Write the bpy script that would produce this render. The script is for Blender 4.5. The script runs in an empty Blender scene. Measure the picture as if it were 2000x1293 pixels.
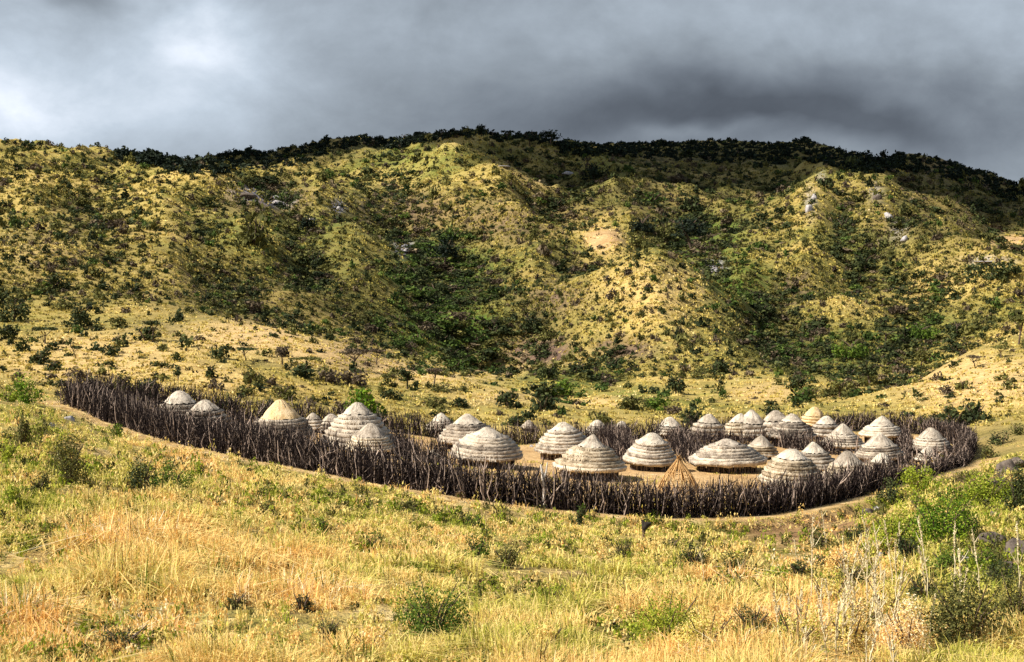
import bpy, math, random
import numpy as np
from mathutils import Vector
rng = np.random.default_rng(7)
random.seed(7)
SC = bpy.context.scene
COL = SC.collection
F, CX, CY, HY, CAMZ = 2778.0, 1000.0, 646.5, 520.0, 13.0     # pixels of the 2000 px wide photograph
PITCH = math.atan((CY-HY)/F)
cp, sp = math.cos(PITCH), math.sin(PITCH)

# ------------------------------------------------------------------ helpers
def tag(o, label=None, cat=None, group=None, kind=None):
    for k, v in (('label', label), ('category', cat), ('group', group), ('kind', kind)):
        if v: o[k] = v
    return o
def empty(name, loc):
    o = bpy.data.objects.new(name, None); COL.objects.link(o); o.location = loc; o.empty_display_size = .3
    return o
def np_mesh(name, V, Fc, attrs=None, smooth=False):
    V = np.ascontiguousarray(V, dtype=np.float32).reshape(-1, 3)
    groups = Fc if isinstance(Fc, list) else [Fc]
    groups = [np.ascontiguousarray(g, dtype=np.int32) for g in groups if len(g)]
    me = bpy.data.meshes.new(name)
    me.vertices.add(len(V)); me.vertices.foreach_set('co', V.ravel())
    loops = np.concatenate([g.ravel() for g in groups])
    starts, off = [], 0
    for g in groups:
        starts.append(off+np.arange(len(g), dtype=np.int32)*g.shape[1]); off += g.size
    starts = np.concatenate(starts)
    me.loops.add(len(loops)); me.loops.foreach_set('vertex_index', loops)
    me.polygons.add(len(starts)); me.polygons.foreach_set('loop_start', starts.astype(np.int32))
    if smooth: me.polygons.foreach_set('use_smooth', np.ones(len(starts), dtype=bool))
    me.update(calc_edges=True)
    for k, a in (attrs or {}).items():
        at = me.attributes.new(k, 'FLOAT', 'POINT'); at.data.foreach_set('value', np.ascontiguousarray(a, dtype=np.float32))
    return me
def obj(name, me, mat, parent=None, loc=None):
    o = bpy.data.objects.new(name, me); COL.objects.link(o)
    if mat and not me.materials: me.materials.append(mat)
    if parent: o.parent = parent
    if loc is not None: o.location = loc
    return o
def hash2(ix, iy, seed):
    h = (ix.astype(np.int64)*374761393 + iy.astype(np.int64)*668265263 + seed*974634777) & 0x7fffffff
    h = ((h ^ (h >> 13))*1274126177) & 0x7fffffff
    return ((h ^ (h >> 16)) & 0xffff)/65535.0
def vnoise(x, y, seed=0):
    ix, iy = np.floor(x), np.floor(y); fx, fy = x-ix, y-iy
    fx = fx*fx*fx*(fx*(fx*6-15)+10); fy = fy*fy*fy*(fy*(fy*6-15)+10)
    a, b = hash2(ix, iy, seed), hash2(ix+1, iy, seed); c, d = hash2(ix, iy+1, seed), hash2(ix+1, iy+1, seed)
    return (a*(1-fx)+b*fx)*(1-fy)+(c*(1-fx)+d*fx)*fy*1.0
def fbm(x, y, seed=0, octv=4):
    s, a, t = 0, 1, 0
    for i in range(octv):
        s = s+a*(vnoise(x*2**i+i*17.3, y*2**i-i*9.1, seed+i)*2-1); t += a; a *= .5
    return s/t
def smooth(x, a, b):
    t = np.clip((x-a)/(b-a), 0, 1); return t*t*(3-2*t)
def project(P):
    P = np.atleast_2d(P); x, y, z = P[:, 0], P[:, 1], P[:, 2]-CAMZ
    d = y*cp - z*sp; u = y*sp + z*cp
    d = np.where(d < .1, .1, d)
    return CX+F*x/d, CY-F*u/d

# ------------------------------------------------------------------ terrain: profiles (pixel row, depth in metres) per bearing
PROF = {
 0:    [(1293,20),(1100,31),(950,46),(850,62),(785,82),(762,105),(700,140),(600,200),(500,265),(400,350),(330,430),(272,500),(300,620),(330,900)],
 120:  [(1293,20),(1110,30),(960,46),(870,62),(812,84),(775,108),(695,142),(605,198),(500,265),(400,350),(332,440),(296,510),(315,620),(335,900)],
 250:  [(1293,20),(1130,29.5),(1000,43),(900,62),(790,103),(768,117),(690,145),(610,195),(500,265),(400,350),(335,460),(322,520),(332,600),(320,680),(350,900)],
 450:  [(1293,20),(1150,29),(1000,45),(930,61),(812,106),(778,118),(700,145),(622,190),(640,212),(575,250),(480,310),(400,380),(350,470),(343,510),(356,570),(314,690),(340,900)],
 580:  [(1293,20),(1150,29),(1010,45),(950,60),(828,109),(790,120),(720,145),(652,185),(668,208),(600,255),(500,325),(420,395),(360,480),(350,540),(345,590),(290,690),(320,900)],
 700:  [(1293,20.5),(1160,29),(1030,45),(970,60),(838,111),(800,122),(740,145),(683,178),(702,205),(650,240),(580,290),(500,345),(420,420),(345,520),(318,570),(318,610),(276,685),(300,900)],
 900:  [(1293,21),(1190,28),(1060,45),(1000,60),(864,112),(820,125),(775,138),(742,153),(772,185),(690,240),(600,295),(500,360),(400,440),(320,530),(270,600),(274,645),(310,900)],
 1000: [(1293,21),(1195,28),(1075,45),(1015,60),(868,113),(825,125),(785,137),(765,147),(792,178),(700,240),(630,285),(540,330),(450,390),(380,470),(320,560),(275,630),(268,660),(300,900)],
 1100: [(1293,21),(1200,28),(1090,45),(1020,62),(864,115),(830,124),(790,136),(812,165),(740,205),(690,235),(620,270),(550,305),(500,340),(430,420),(350,520),(300,610),(285,660),(310,720),(285,950)],
 1280: [(1293,21),(1200,28),(1100,43),(1040,58),(856,121),(825,132),(800,150),(770,180),(720,220),(640,245),(560,265),(491,290),(510,320),(530,345),(450,410),(380,500),(320,610),(316,650),(335,720),(289,950)],
 1450: [(1293,21),(1200,28),(1110,43),(1045,58),(848,126),(820,136),(800,155),(770,185),(720,222),(650,260),(585,300),(525,345),(450,420),(390,500),(335,620),(330,660),(350,740),(292,950)],
 1600: [(1293,21.5),(1200,28.5),(1100,44),(1030,60),(842,129),(800,145),(788,170),(770,195),(700,245),(620,290),(520,360),(430,440),(365,530),(338,640),(336,680),(348,750),(288,950)],
 1750: [(1293,22),(1180,30),(1060,45),(990,60),(842,131),(800,145),(755,168),(772,198),(740,225),(680,265),(600,320),(500,395),(420,480),(350,590),(320,680),(312,760),(330,950)],
 1870: [(1293,22),(1160,31),(1050,44),(970,57),(938,66),(868,120),(800,138),(740,165),(700,188),(722,225),(660,275),(580,335),(480,420),(400,520),(338,680),(326,740),(350,950)],
 2000: [(1293,22),(1150,32),(1050,43),(970,55),(920,66),(895,98),(845,117),(780,140),(720,165),(650,205),(672,240),(600,310),(510,400),(430,520),(370,700),(385,850),(400,950)],
}
FRONT = [(135,790,95),(200,815,91),(300,850,85),(400,876,80),(500,898,76),(600,915,73),(700,935,71),(800,952,70),(900,968,69),(1000,982,69),(1100,995,69),
         (1200,1004,69),(1300,1010,70),(1400,1010,71),(1500,1003,73),(1600,985,76),(1700,962,81),(1760,945,85),(1825,925,92),(1886,905,103)]
BACK = [(1893,882,112),(1868,868,120),(1815,851,127),(1760,843,131),(1700,839,132),(1640,842,129),(1500,846,127),(1400,850,124),(1300,855,121),(1200,860,118),(1100,865,115),
        (1000,868,113),(900,862,112),(800,847,112),(650,838,110),(500,820,108),(400,805,105),(300,790,102),(200,777,98)]
PROF[1200] = [(1293,21),(1200,28),(1095,44),(1030,60),(860,118),(828,128),(800,142),(790,165),(745,212),(700,235),(610,262),(520,290),(545,322),(468,352),(430,415),(360,510),(310,610),(298,655),(320,720),(288,950)]
PROF[1350] = [(1293,21),(1200,28),(1103,43),(1042,58),(852,123),(820,136),(770,185),(720,222),(650,246),(575,270),(512,296),(545,338),(465,410),(385,505),(325,615),(322,655),(340,730),(289,950)]
PROF[1405] = [(1293,21),(1200,28),(1106,43),(1043,58),(850,124),(820,136),(770,185),(720,222),(655,248),(600,272),(552,296),(590,335),(500,372),(455,415),(388,505),(330,620),(326,660),(345,735),(290,950)]
PROF[1510] = [(1293,21),(1200,28.2),(1105,43.5),(1036,59),(846,127),(820,137),(795,158),(770,188),(720,225),(675,255),(650,275),(655,300),(570,340),(500,385),(420,465),(365,560),(337,640),(335,672),(350,745),(288,950)]
PROF[-500] = PROF[0]; PROF[-250] = PROF[0]; PROF[2250] = PROF[2000]; PROF[2500] = PROF[2000]
ctrl = []
for px, lst in PROF.items():
    for py, Y in lst: ctrl.append((px, py+(8 if Y >= 640 else 0), Y))
    last = lst[-1]; ctrl.append((px, lst[-1][0]+70, 1500)); ctrl.append((px, 500, 3000))
    ctrl.append((px, 1293+360, 13)); ctrl.append((px, 1293+1050, 8))
ctrl += FRONT + BACK
fa, ba = np.array(FRONT, float), np.array(BACK[::-1], float)
for px in range(300, 1880, 130):          # the yard slopes evenly from the front fence to the back fence
    f = [np.interp(px, fa[:, 0], fa[:, i]) for i in (1, 2)]; o = np.argsort(ba[:, 0]); b_ = [np.interp(px, ba[o, 0], ba[o, i]) for i in (1, 2)]
    for t in (.25, .5, .75):
        zf, zb = (f[0]-HY)*f[1], (b_[0]-HY)*b_[1]; Y = f[1]*(1-t)+b_[1]*t
        ctrl.append((px, HY+(zf*(1-t)+zb*t)/Y, Y))
ctrl = np.array(ctrl, float)
def to_st(px, Y): return np.stack([px/330.0, np.log(Y)*2.6], -1)
def py_to_slope(py):      # z relative to the camera per metre of depth
    v = (py-CY)/F
    return (-sp-v*cp)/(cp-v*sp)
cs = to_st(ctrl[:, 0], ctrl[:, 2]); cv = py_to_slope(ctrl[:, 1])
def kern(d2): return np.where(d2 > 1e-12, d2*np.log(np.maximum(d2, 1e-12)), 0)*.5
n = len(cs)
D2 = ((cs[:, None]-cs[None])**2).sum(-1)
A = np.zeros((n+3, n+3)); A[:n, :n] = kern(D2)+np.eye(n)*.0015
A[:n, n] = 1; A[:n, n+1:] = cs; A[n:, :n] = A[:n, n:].T
W = np.linalg.solve(A, np.concatenate([cv, np.zeros(3)]))
def tps(q):
    out = np.empty(len(q))
    for i in range(0, len(q), 4000):
        b = q[i:i+4000]; d2 = ((b[:, None]-cs[None])**2).sum(-1)
        out[i:i+4000] = kern(d2)@W[:n]+W[n]+b@W[n+1:]
    return out
# polar sheet round the spot below the camera (full circle, so that it also closes behind the viewer)
th_in = np.linspace(-.50, .50, 760)
th_out = np.linspace(.50, math.pi, 60)[1:]
TH = np.concatenate([-th_out[::-1], th_in, th_out])
RR = np.exp(np.linspace(math.log(2.0), math.log(3000), 820))
LR = np.log(RR)
# evaluate the smooth surface on a coarse lattice, then refine
th_c = np.linspace(-.52, .52, 210); lr_c = np.linspace(math.log(7.5), math.log(3000), 330)
Tc, Lc = np.meshgrid(th_c, lr_c, indexing='ij')
pxc = CX+F*np.tan(Tc)/cp*.999; Yc = np.exp(Lc)*np.cos(Tc)
slope_c = tps(to_st(pxc.ravel(), Yc.ravel())).reshape(Tc.shape)
def bil(ax, ay, G, x, y):
    fx = np.clip((x-ax[0])/(ax[1]-ax[0]), 0, len(ax)-1.001); fy = np.clip((y-ay[0])/(ay[1]-ay[0]), 0, len(ay)-1.001)
    i, j = fx.astype(int), fy.astype(int); fx -= i; fy -= j
    return (G[i, j]*(1-fx)+G[i+1, j]*fx)*(1-fy)+(G[i, j+1]*(1-fx)+G[i+1, j+1]*fx)*fy
def unproj(px, Y): return np.array([(px-CX)/F*Y/cp*1.0, Y])   # refined below
def world(px, py, Y):
    v = (py-CY)/F; k = Y/(cp-v*sp)
    return np.array([(px-CX)/F*k, Y, CAMZ+(-sp-v*cp)*k])
FR = np.array([world(*p) for p in FRONT]); BK = np.array([world(*p) for p in BACK])
RING = np.concatenate([FR, BK])[:, :2]
def seg_dist(x, y, poly, closed=True):
    d = np.full(np.shape(x), 1e9)
    m = len(poly)
    for i in range(m if closed else m-1):
        a, b = poly[i], poly[(i+1) % m]; ab = b-a
        t = np.clip(((x-a[0])*ab[0]+(y-a[1])*ab[1])/(ab@ab), 0, 1)
        d = np.minimum(d, np.hypot(x-a[0]-t*ab[0], y-a[1]-t*ab[1]))
    return d
def inside(x, y, poly=RING):
    c = np.zeros(np.shape(x), bool); m = len(poly)
    for i in range(m):
        (x1, y1), (x2, y2) = poly[i], poly[(i+1) % m]
        if y1 == y2: continue
        c ^= ((y1 > y) != (y2 > y)) & (x < (x2-x1)*(y-y1)/(y2-y1)+x1)
    return c
def ground_raw(x, y):
    x = np.asarray(x, float); y = np.asarray(y, float)
    r = np.hypot(x, y); th = np.arctan2(x, y)
    back = smooth(np.abs(th), 1.2, 2.6)
    thc = np.clip(th, -.52, .52)*(1-back)
    rc = np.maximum(r, 7.5)
    s = bil(th_c, lr_c, slope_c, thc, np.log(rc))
    z = s*rc*np.cos(thc)
    zb = -1.7-np.minimum(r, 60)*.03+np.minimum(np.maximum(r-60, 0), 500)*.05
    z = z*(1-back)+zb*back
    z = np.where(r < 7.5, -1.7+(z+1.7)*(r/7.5)**1.3, z)
    far = smooth(r, 130, 260)
    near = smooth(r, 15, 60)
    nz = far*(1.1*fbm(x/10, y/11, 13, 3) + 2.6*(.5-np.abs(fbm(x/24, y/30, 17, 3))*1.7) + 2.2*fbm(x/30, y/34, 3, 4) + 4.6*(.5-np.abs(fbm(x/58+5, y/85, 9, 3))*1.6))
    nz = nz*np.clip(r/420, .45, 1.5)*(1-smooth(r, 1000, 1500))
    nz = nz + (.10+.45*near*(1-far))*fbm(x/9, y/9, 5, 3)*.6 + .16*fbm(x/2.1, y/2.1, 6, 2)*(1-far)
    ins = inside(x, y); dist = seg_dist(x, y, RING) if r.size < 4e6 else 0
    flat = np.where(ins, .18, .25+.75*smooth(dist, 1.5, 7))
    # a low cut bank where the track runs in front of the fence, right of its middle
    bank = np.where(ins, 0, smooth(dist, 2.6, 3.3))*(y < 92)*smooth(x, 1, 9)*(1-smooth(dist, 4, 14))*.55*(r < 100)
    return CAMZ+z+nz*flat-bank
Tg, Lg = np.meshgrid(TH, LR, indexing='ij')
XG, YG = np.exp(Lg)*np.sin(Tg), np.exp(Lg)*np.cos(Tg)
ZG = np.ascontiguousarray(ground_raw(XG.ravel(), YG.ravel()).reshape(XG.shape))
def ground(x, y):
    x = np.asarray(x, float); y = np.asarray(y, float)
    fi = np.clip(np.interp(np.arctan2(x, y), TH, np.arange(len(TH))), 0, len(TH)-1.001)
    fj = np.clip((np.log(np.maximum(np.hypot(x, y), 2.0))-LR[0])/(LR[1]-LR[0]), 0, len(LR)-1.001)
    i, j = fi.astype(int), fj.astype(int); fi = fi-i; fj = fj-j
    return (ZG[i, j]*(1-fi)+ZG[i+1, j]*fi)*(1-fj)+(ZG[i, j+1]*(1-fi)+ZG[i+1, j+1]*fi)*fj
MARCH = np.exp(np.linspace(math.log(9), math.log(1400), 620))
def hit(px, py, near=None):
    """first point of the ground seen through each pixel -> (N,3), valid"""
    px = np.atleast_1d(np.asarray(px, float)); py = np.atleast_1d(np.asarray(py, float))
    out = np.zeros((len(px), 3)); ok = np.zeros(len(px), bool)
    for i in range(0, len(px), 3000):
        u = (px[i:i+3000]-CX)/F; v = (py[i:i+3000]-CY)/F
        dy = cp-v*sp; dx = u/dy; dz = (-sp-v*cp)/dy
        Y = MARCH[None]
        X = dx[:, None]*Y; Z = CAMZ+dz[:, None]*Y
        below = Z < ground(X, np.broadcast_to(Y, X.shape))
        if near is not None: below &= (Y > near)
        k = below.argmax(1); o = below.any(1) & (k > 0); k = np.maximum(k, 1); ar = np.arange(len(u))
        y0, y1 = MARCH[k-1], MARCH[k]
        for _ in range(5):
            ym = .5*(y0+y1); b = CAMZ+dz*ym < ground(dx*ym, ym)
            y1 = np.where(b, ym, y1); y0 = np.where(b, y0, ym)
        ym = .5*(y0+y1)
        out[i:i+3000] = np.stack([dx*ym, ym, ground(dx*ym, ym)], 1); ok[i:i+3000] = o
    return out, ok
def hit1(px, py, near=None):
    P, ok = hit([px], [py], near); return P[0]

# spurs (height > 0) and gullies (< 0) that run down the hillsides
LINES = [([(1598,345),(1585,430),(1562,520),(1545,610)],10,15),([(1650,400),(1648,480),(1640,570)],-8,14),([(1700,370),(1740,440),(1790,510),(1835,575)],10,15),
 ([(1370,400),(1390,470)],-8,16),([(1520,600),(1570,665),(1650,730)],-6,13),([(840,440),(860,530),(885,620),(950,680),(1050,735)],-9,15),([(610,380),(650,450),(705,530),(770,610)],8,16),
 ([(520,380),(575,470),(640,560)],-7,13),([(440,350),(490,440),(540,530)],7,15),([(380,390),(420,490),(480,580)],-6,13),([(300,345),(335,440),(370,550)],6,15),([(950,300),(985,400),(1015,490),(1035,580)],8,16),
 ([(1090,330),(1110,420),(1090,520),(1060,600)],-7,14),([(1190,340),(1215,400),(1230,440)],6,14),([(170,390),(200,480),(240,570)],-6,14),([(60,330),(90,430),(110,540)],6,16),([(1850,390),(1905,470),(1965,560)],8,16),
 ([(1900,380),(1960,460),(2040,540)],-7,15),([(1760,560),(1800,610),(1860,650)],-6,12),([(780,330),(800,400),(790,450)],-6,13),([(870,300),(890,380),(900,440)],6,14)]
LINE_XY = [(hit([q[0] for q in pts], [q[1] for q in pts], 205)[0][:, :2], a_, w_) for pts, a_, w_ in LINES]
sel_ = np.where((YG.ravel() > 180) & (np.abs(Tg.ravel()) < .6))[0]; gx_, gy_ = XG.ravel()[sel_], YG.ravel()[sel_]
wob = 5*fbm(gx_/26, gy_/26, 131, 2); dz_ = np.zeros(len(sel_))
for L_, a_, w_ in LINE_XY: dz_ += .9*a_*np.exp(-(seg_dist(gx_+wob, gy_+wob*.6, L_, False)/w_)**1.35)*(.8+.5*fbm(gx_/20, gy_/20, 137, 2))
ZG.ravel()[sel_] += dz_*smooth(np.hypot(gx_, gy_), 215, 270)
def hollow(x, y, d=13.0):
    """how far the ground lies below its surroundings (m): gullies positive, spurs negative"""
    return sum(ground(x+d*math.cos(t), y+d*math.sin(t)) for t in np.arange(8)*.7854)/8-ground(x, y)

# ------------------------------------------------------------------ node helpers
def new_mat(name):
    m = bpy.data.materials.new(name); m.use_nodes = True
    nt = m.node_tree; nt.nodes.clear(); return m, nt
class NB:
    def __init__(s, nt): s.nt = nt
    def n(s, typ, inputs=None, **kw):
        nd = s.nt.nodes.new(typ)
        for k, v in kw.items(): setattr(nd, k, v)
        for k, v in (inputs or {}).items():
            if isinstance(v, bpy.types.NodeSocket): s.nt.links.new(v, nd.inputs[k])
            elif v is not None: nd.inputs[k].default_value = v
        return nd
    def math(s, op, a, b=0.0, c=None, clamp=False):
        nd = s.nt.nodes.new('ShaderNodeMath'); nd.operation = op; nd.use_clamp = clamp
        for k, v in ((0, a), (1, b), (2, c)):
            if v is None: continue
            if isinstance(v, bpy.types.NodeSocket): s.nt.links.new(v, nd.inputs[k])
            else: nd.inputs[k].default_value = v
        return nd.outputs[0]
    def mix(s, f, a, b, typ='MIX'):
        nd = s.nt.nodes.new('ShaderNodeMix'); nd.data_type = 'RGBA'; nd.blend_type = typ
        for k, v in ((0, f), (6, a), (7, b)):
            if isinstance(v, bpy.types.NodeSocket): s.nt.links.new(v, nd.inputs[k])
            elif isinstance(v, (int, float)): nd.inputs[k].default_value = v
            else: nd.inputs[k].default_value = (*v, 1)
        return nd.outputs[2]
    def noise(s, vec, scale, detail=3, rough=.55, dist=0):
        nd = s.n('ShaderNodeTexNoise', {'Vector': vec, 'Scale': scale, 'Detail': detail, 'Roughness': rough, 'Distortion': dist})
        return nd.outputs['Fac']
    def ramp(s, f, stops, interp='LINEAR'):
        nd = s.nt.nodes.new('ShaderNodeValToRGB'); cr = nd.color_ramp; cr.interpolation = interp
        while len(cr.elements) < len(stops): cr.elements.new(.5)
        for e, (p, c) in zip(cr.elements, stops): e.position = p; e.color = (*c, 1) if len(c) == 3 else c
        s.nt.links.new(f, nd.inputs[0]); return nd.outputs[0]
    def attr(s, name): return s.n('ShaderNodeAttribute', attribute_name=name).outputs['Fac']
    def out(s, sh): s.n('ShaderNodeOutputMaterial', {'Surface': sh})
def srgb(r, g, b):
    f = lambda c: c/12.92 if c <= .04045 else ((c+.055)/1.055)**2.4
    return (f(r/255), f(g/255), f(b/255))

# how thickly bushes grow on the slopes
def density(px, py):
    d = np.full(len(px), .53)
    for x, y, rx, ry, s in ((850,560,420,130,.35),(300,480,260,80,.12),(1450,580,70,70,.4),(1620,680,180,55,.5),(1100,740,120,35,.4),(870,630,120,70,.4),(1350,450,130,60,.5),
        (1850,420,220,90,.45),(1270,360,220,60,.35),(1300,590,140,100,-.12),(920,750,220,38,-.42),(430,720,320,60,-.25),(1900,760,150,60,-.42),(860,320,120,45,-.18),(300,360,180,35,-.15),
        (100,470,160,70,.1),(560,590,250,30,.35),(1180,470,40,28,-.9),(1060,690,70,25,-.5),(1480,770,80,22,-.35),(1060,790,180,16,-.4),(380,830,300,40,-.3),(1720,560,180,60,.05),(1985,470,40,12,-.8)):
        d += s*np.exp(-((px-x)/rx)**2-((py-y)/ry)**2)
    return np.clip(d, .04, 1)

# ------------------------------------------------------------------ ground cover masks (real patches of soil, rock and greenery on the hills)
# kind, centre pixel of the patch, half width, half height, strength
PATCH = [
 ('green',870,640,110,75,1.0),('green',850,520,110,50,.8),('green',1100,740,90,30,.6),('green',1370,470,90,55,.8),('green',1440,560,70,45,.9),
 ('green',1600,690,180,50,.55),('green',1700,660,120,40,.5),('green',500,450,120,50,.45),('green',1250,770,60,20,.6),('green',820,310,110,35,.6),
 ('green',690,420,120,60,.5),('green',1650,470,60,50,.4),('green',1850,640,90,20,.5),('green',640,480,100,50,.4),('green',1180,330,60,30,.3),
 ('soil',1050,685,75,32,1.0),('soil',1220,680,60,22,.8),('soil',1080,580,60,30,.6),('soil',1550,560,40,40,.6),('soil',780,410,110,40,.7),('soil',520,385,90,30,.8),
 ('soil',1000,430,110,40,.5),('soil',1950,860,60,45,.3),('soil',1600,1035,160,42,1.0),('soil',1935,960,90,50,.9),('soil',1930,1080,100,60,.9),('soil',1850,330,80,25,.5),('soil',700,700,60,30,.5),('soil',300,640,60,20,.3),
 ('pale',1180,468,32,22,1.0),('pale',1985,470,50,12,.9),('pale',1270,312,40,8,.8),('pale',985,322,25,6,.8),('pale',880,272,60,8,.6),('pale',1060,350,30,20,.5),
 ('pale',500,655,150,34,1.0),('pale',850,715,170,32,1.0),('pale',650,690,120,30,.9),('pale',1500,765,70,18,.7),('pale',980,775,90,16,.6),('pale',1170,785,70,10,.8),('pale',1900,745,140,50,.9),
 ('pale',1280,560,110,60,.35),('pale',1380,560,50,30,.6),('pale',200,700,180,50,.7),('pale',80,480,90,40,.4),('pale',420,740,60,30,.5),
 ('scrub',1850,410,220,70,.9),('scrub',1250,370,150,60,.8),('scrub',1400,310,330,25,1.0),('scrub',650,550,260,70,.6),('scrub',430,590,160,35,.7),('scrub',900,470,190,80,.6),
 ('scrub',1700,650,260,60,.5),('scrub',560,300,220,25,1.0),('scrub',120,470,120,60,.35),('scrub',1020,300,90,25,.6),('scrub',1500,620,120,60,.4),('scrub',1100,560,90,60,.4),
 ('rock',545,390,30,14,1),('rock',660,403,14,12,1),('rock',790,485,22,16,.9),('rock',1582,395,12,30,.5),('rock',1605,350,10,14,.4),('rock',1395,520,22,14,1),('rock',1710,375,14,18,.4),('rock',1755,450,18,22,.4),
 ('rock',485,375,35,18,.7),('rock',1930,508,50,8,.6),('rock',820,780,1,1,0),
]
GX, GY, GZ = XG.ravel(), YG.ravel(), ZG.ravel()
front = (GY > 3) & (np.abs(Tg.ravel()) < .6)
masks = {k: np.zeros(len(GX)) for k in ('green', 'soil', 'pale', 'scrub', 'rock')}
def patch_weight(P, px, py, rx, ry, x, y, z):
    # an ellipse on the ground round the patch's centre: bearing against distance up the slope
    th = np.arctan2(x, y); r = np.hypot(x, y)
    ppx, ppy = project(np.stack([x, y, z], -1))
    r0 = math.hypot(P[0], P[1])
    d = ((ppx-px)/rx)**2+((ppy-py)/ry)**2
    w = np.exp(-.8*d**1.5)
    return w*(np.abs(np.log(np.maximum(r, 1)/r0)) < .45)
for kind, px, py, rx, ry, s in PATCH:
    if s <= 0: continue
    P = hit1(px, py)
    idx = np.where(front)[0]
    w = patch_weight(P, px, py, rx, ry, GX[idx], GY[idx], GZ[idx])
    masks[kind][idx] = np.maximum(masks[kind][idx], w*s)
idx = np.where(front & (np.hypot(GX, GY) > 120))[0]
ppx, ppy = project(np.stack([GX, GY, GZ], -1)[idx])
masks['scrub'][idx] = np.maximum(masks['scrub'][idx], np.clip((density(ppx, ppy)-.50)/.36, 0, 1)*.95*np.where(np.hypot(GX, GY)[idx] < 215, .3, 1)*np.clip(.85+.3*hollow(GX[idx], GY[idx]), .3, 1.2))
ins_g = inside(GX, GY)
dist_g = seg_dist(GX, GY, RING)
yard = np.where(ins_g, smooth(dist_g, .1, .8), 0)
for px_, py_, rx_, ry_ in ((1180,468,36,22),(1985,470,55,9)):
    P_ = hit1(px_, py_); yard[idx] = np.maximum(yard[idx], np.clip(1.5*patch_weight(P_, px_, py_, rx_, ry_, GX[idx], GY[idx], GZ[idx])-.2, 0, 1))
track = np.where(~ins_g, (1-smooth(dist_g+.5*fbm(GX/2, GY/2, 8, 2), 1.6, 3.0)), 0)*(GY < 104)
grassy = (1-smooth(np.hypot(GX, GY), 70, 105))

# ------------------------------------------------------------------ materials
def ground_material():
    m, nt = new_mat('hill_ground'); b = NB(nt)
    pos = b.n('ShaderNodeNewGeometry').outputs['Position']
    n1 = b.noise(pos, .035, 5, .6); n2 = b.noise(pos, .22, 5, .65); n3 = b.noise(pos, 1.1, 4, .7); n4 = b.noise(pos, 6.0, 3, .7)
    straw = b.ramp(n2, [(.30, (.20,.14,.05)), (.45, (.49,.345,.105)), (.58, (.63,.46,.15)), (.74, (.40,.345,.07))])
    olive = b.ramp(n3, [(.30, (.055,.06,.018)), (.48, (.17,.16,.035)), (.62, (.33,.29,.06)), (.78, (.50,.36,.11))])
    f = b.math('MULTIPLY_ADD', n1, 4.0, -1.55, clamp=True)
    c = b.mix(f, straw, olive)
    c = b.mix(b.math('MULTIPLY', b.attr('pale'), b.math('MULTIPLY_ADD', n3, 1.4, .25), clamp=True), c, b.ramp(n3, [(.3, (.56,.36,.14)), (.7, (.80,.56,.27))]))
    jit = b.math('MULTIPLY_ADD', n2, 2.4, -.45)
    def lay(c, name, col, k=1.0):
        f = b.math('MULTIPLY', b.math('MULTIPLY', b.attr(name), jit), k, clamp=True)
        return b.mix(f, c, col)
    c = lay(c, 'scrub', b.ramp(n3, [(.3, (.035,.032,.015)), (.55, (.10,.085,.03)), (.8, (.26,.19,.07))]), 1.1)
    c = lay(c, 'green', b.ramp(n3, [(.3, (.03,.07,.012)), (.55, (.10,.17,.022)), (.8, (.27,.32,.04))]), 1.2)
    c = lay(c, 'soil', b.ramp(n3, [(.3, (.07,.045,.035)), (.55, (.16,.10,.075)), (.8, (.30,.20,.13))]), 1.4)
    c = lay(c, 'rock', b.ramp(n3, [(.35, (.10,.09,.10)), (.55, (.34,.32,.35)), (.75, (.62,.60,.62))]), 1.5)
    near = b.ramp(n3, [(.3, (.10,.06,.025)), (.5, (.42,.29,.10)), (.7, (.74,.56,.27))])
    nearg = b.ramp(n3, [(.3, (.10,.10,.02)), (.55, (.30,.28,.05)), (.8, (.5,.42,.12))])
    c2 = b.mix(b.math('MULTIPLY_ADD', n2, 5, -2.2, clamp=True), near, nearg)
    c2 = lay(c2, 'soil', b.ramp(n3, [(.3, (.12,.07,.035)), (.55, (.27,.15,.07)), (.8, (.45,.29,.14))]), 1.3)
    c = b.mix(b.attr('near'), c, c2)
    earth = b.mix(b.math('MULTIPLY_ADD', n2, 3.0, -1.1, clamp=True), b.ramp(n3, [(.3, (.36,.21,.09)), (.55, (.52,.32,.14)), (.75, (.66,.45,.22))]), b.ramp(n3, [(.3, (.54,.34,.15)), (.55, (.66,.44,.21)), (.75, (.76,.55,.31))]))
    c = b.mix(b.attr('yard'), c, earth)
    c = b.mix(b.math('MULTIPLY', b.attr('track'), .9), c, b.ramp(n3, [(.3, (.33,.17,.06)), (.5, (.60,.40,.17)), (.75, (.76,.58,.32))]))
    c = b.mix(b.math('MULTIPLY_ADD', n4, .9, -.2, clamp=True), c, b.mix(.55, c, (.03,.025,.01)), 'MIX')
    bump = b.n('ShaderNodeBump', {'Strength': .9, 'Distance': .35, 'Height': b.math('ADD', n3, b.math('MULTIPLY', n4, .35))})
    bs = b.n('ShaderNodeBsdfPrincipled', {'Base Color': c, 'Roughness': .95, 'Normal': bump.outputs[0], 'Specular IOR Level': .1})
    b.out(bs.outputs[0]); return m
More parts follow.
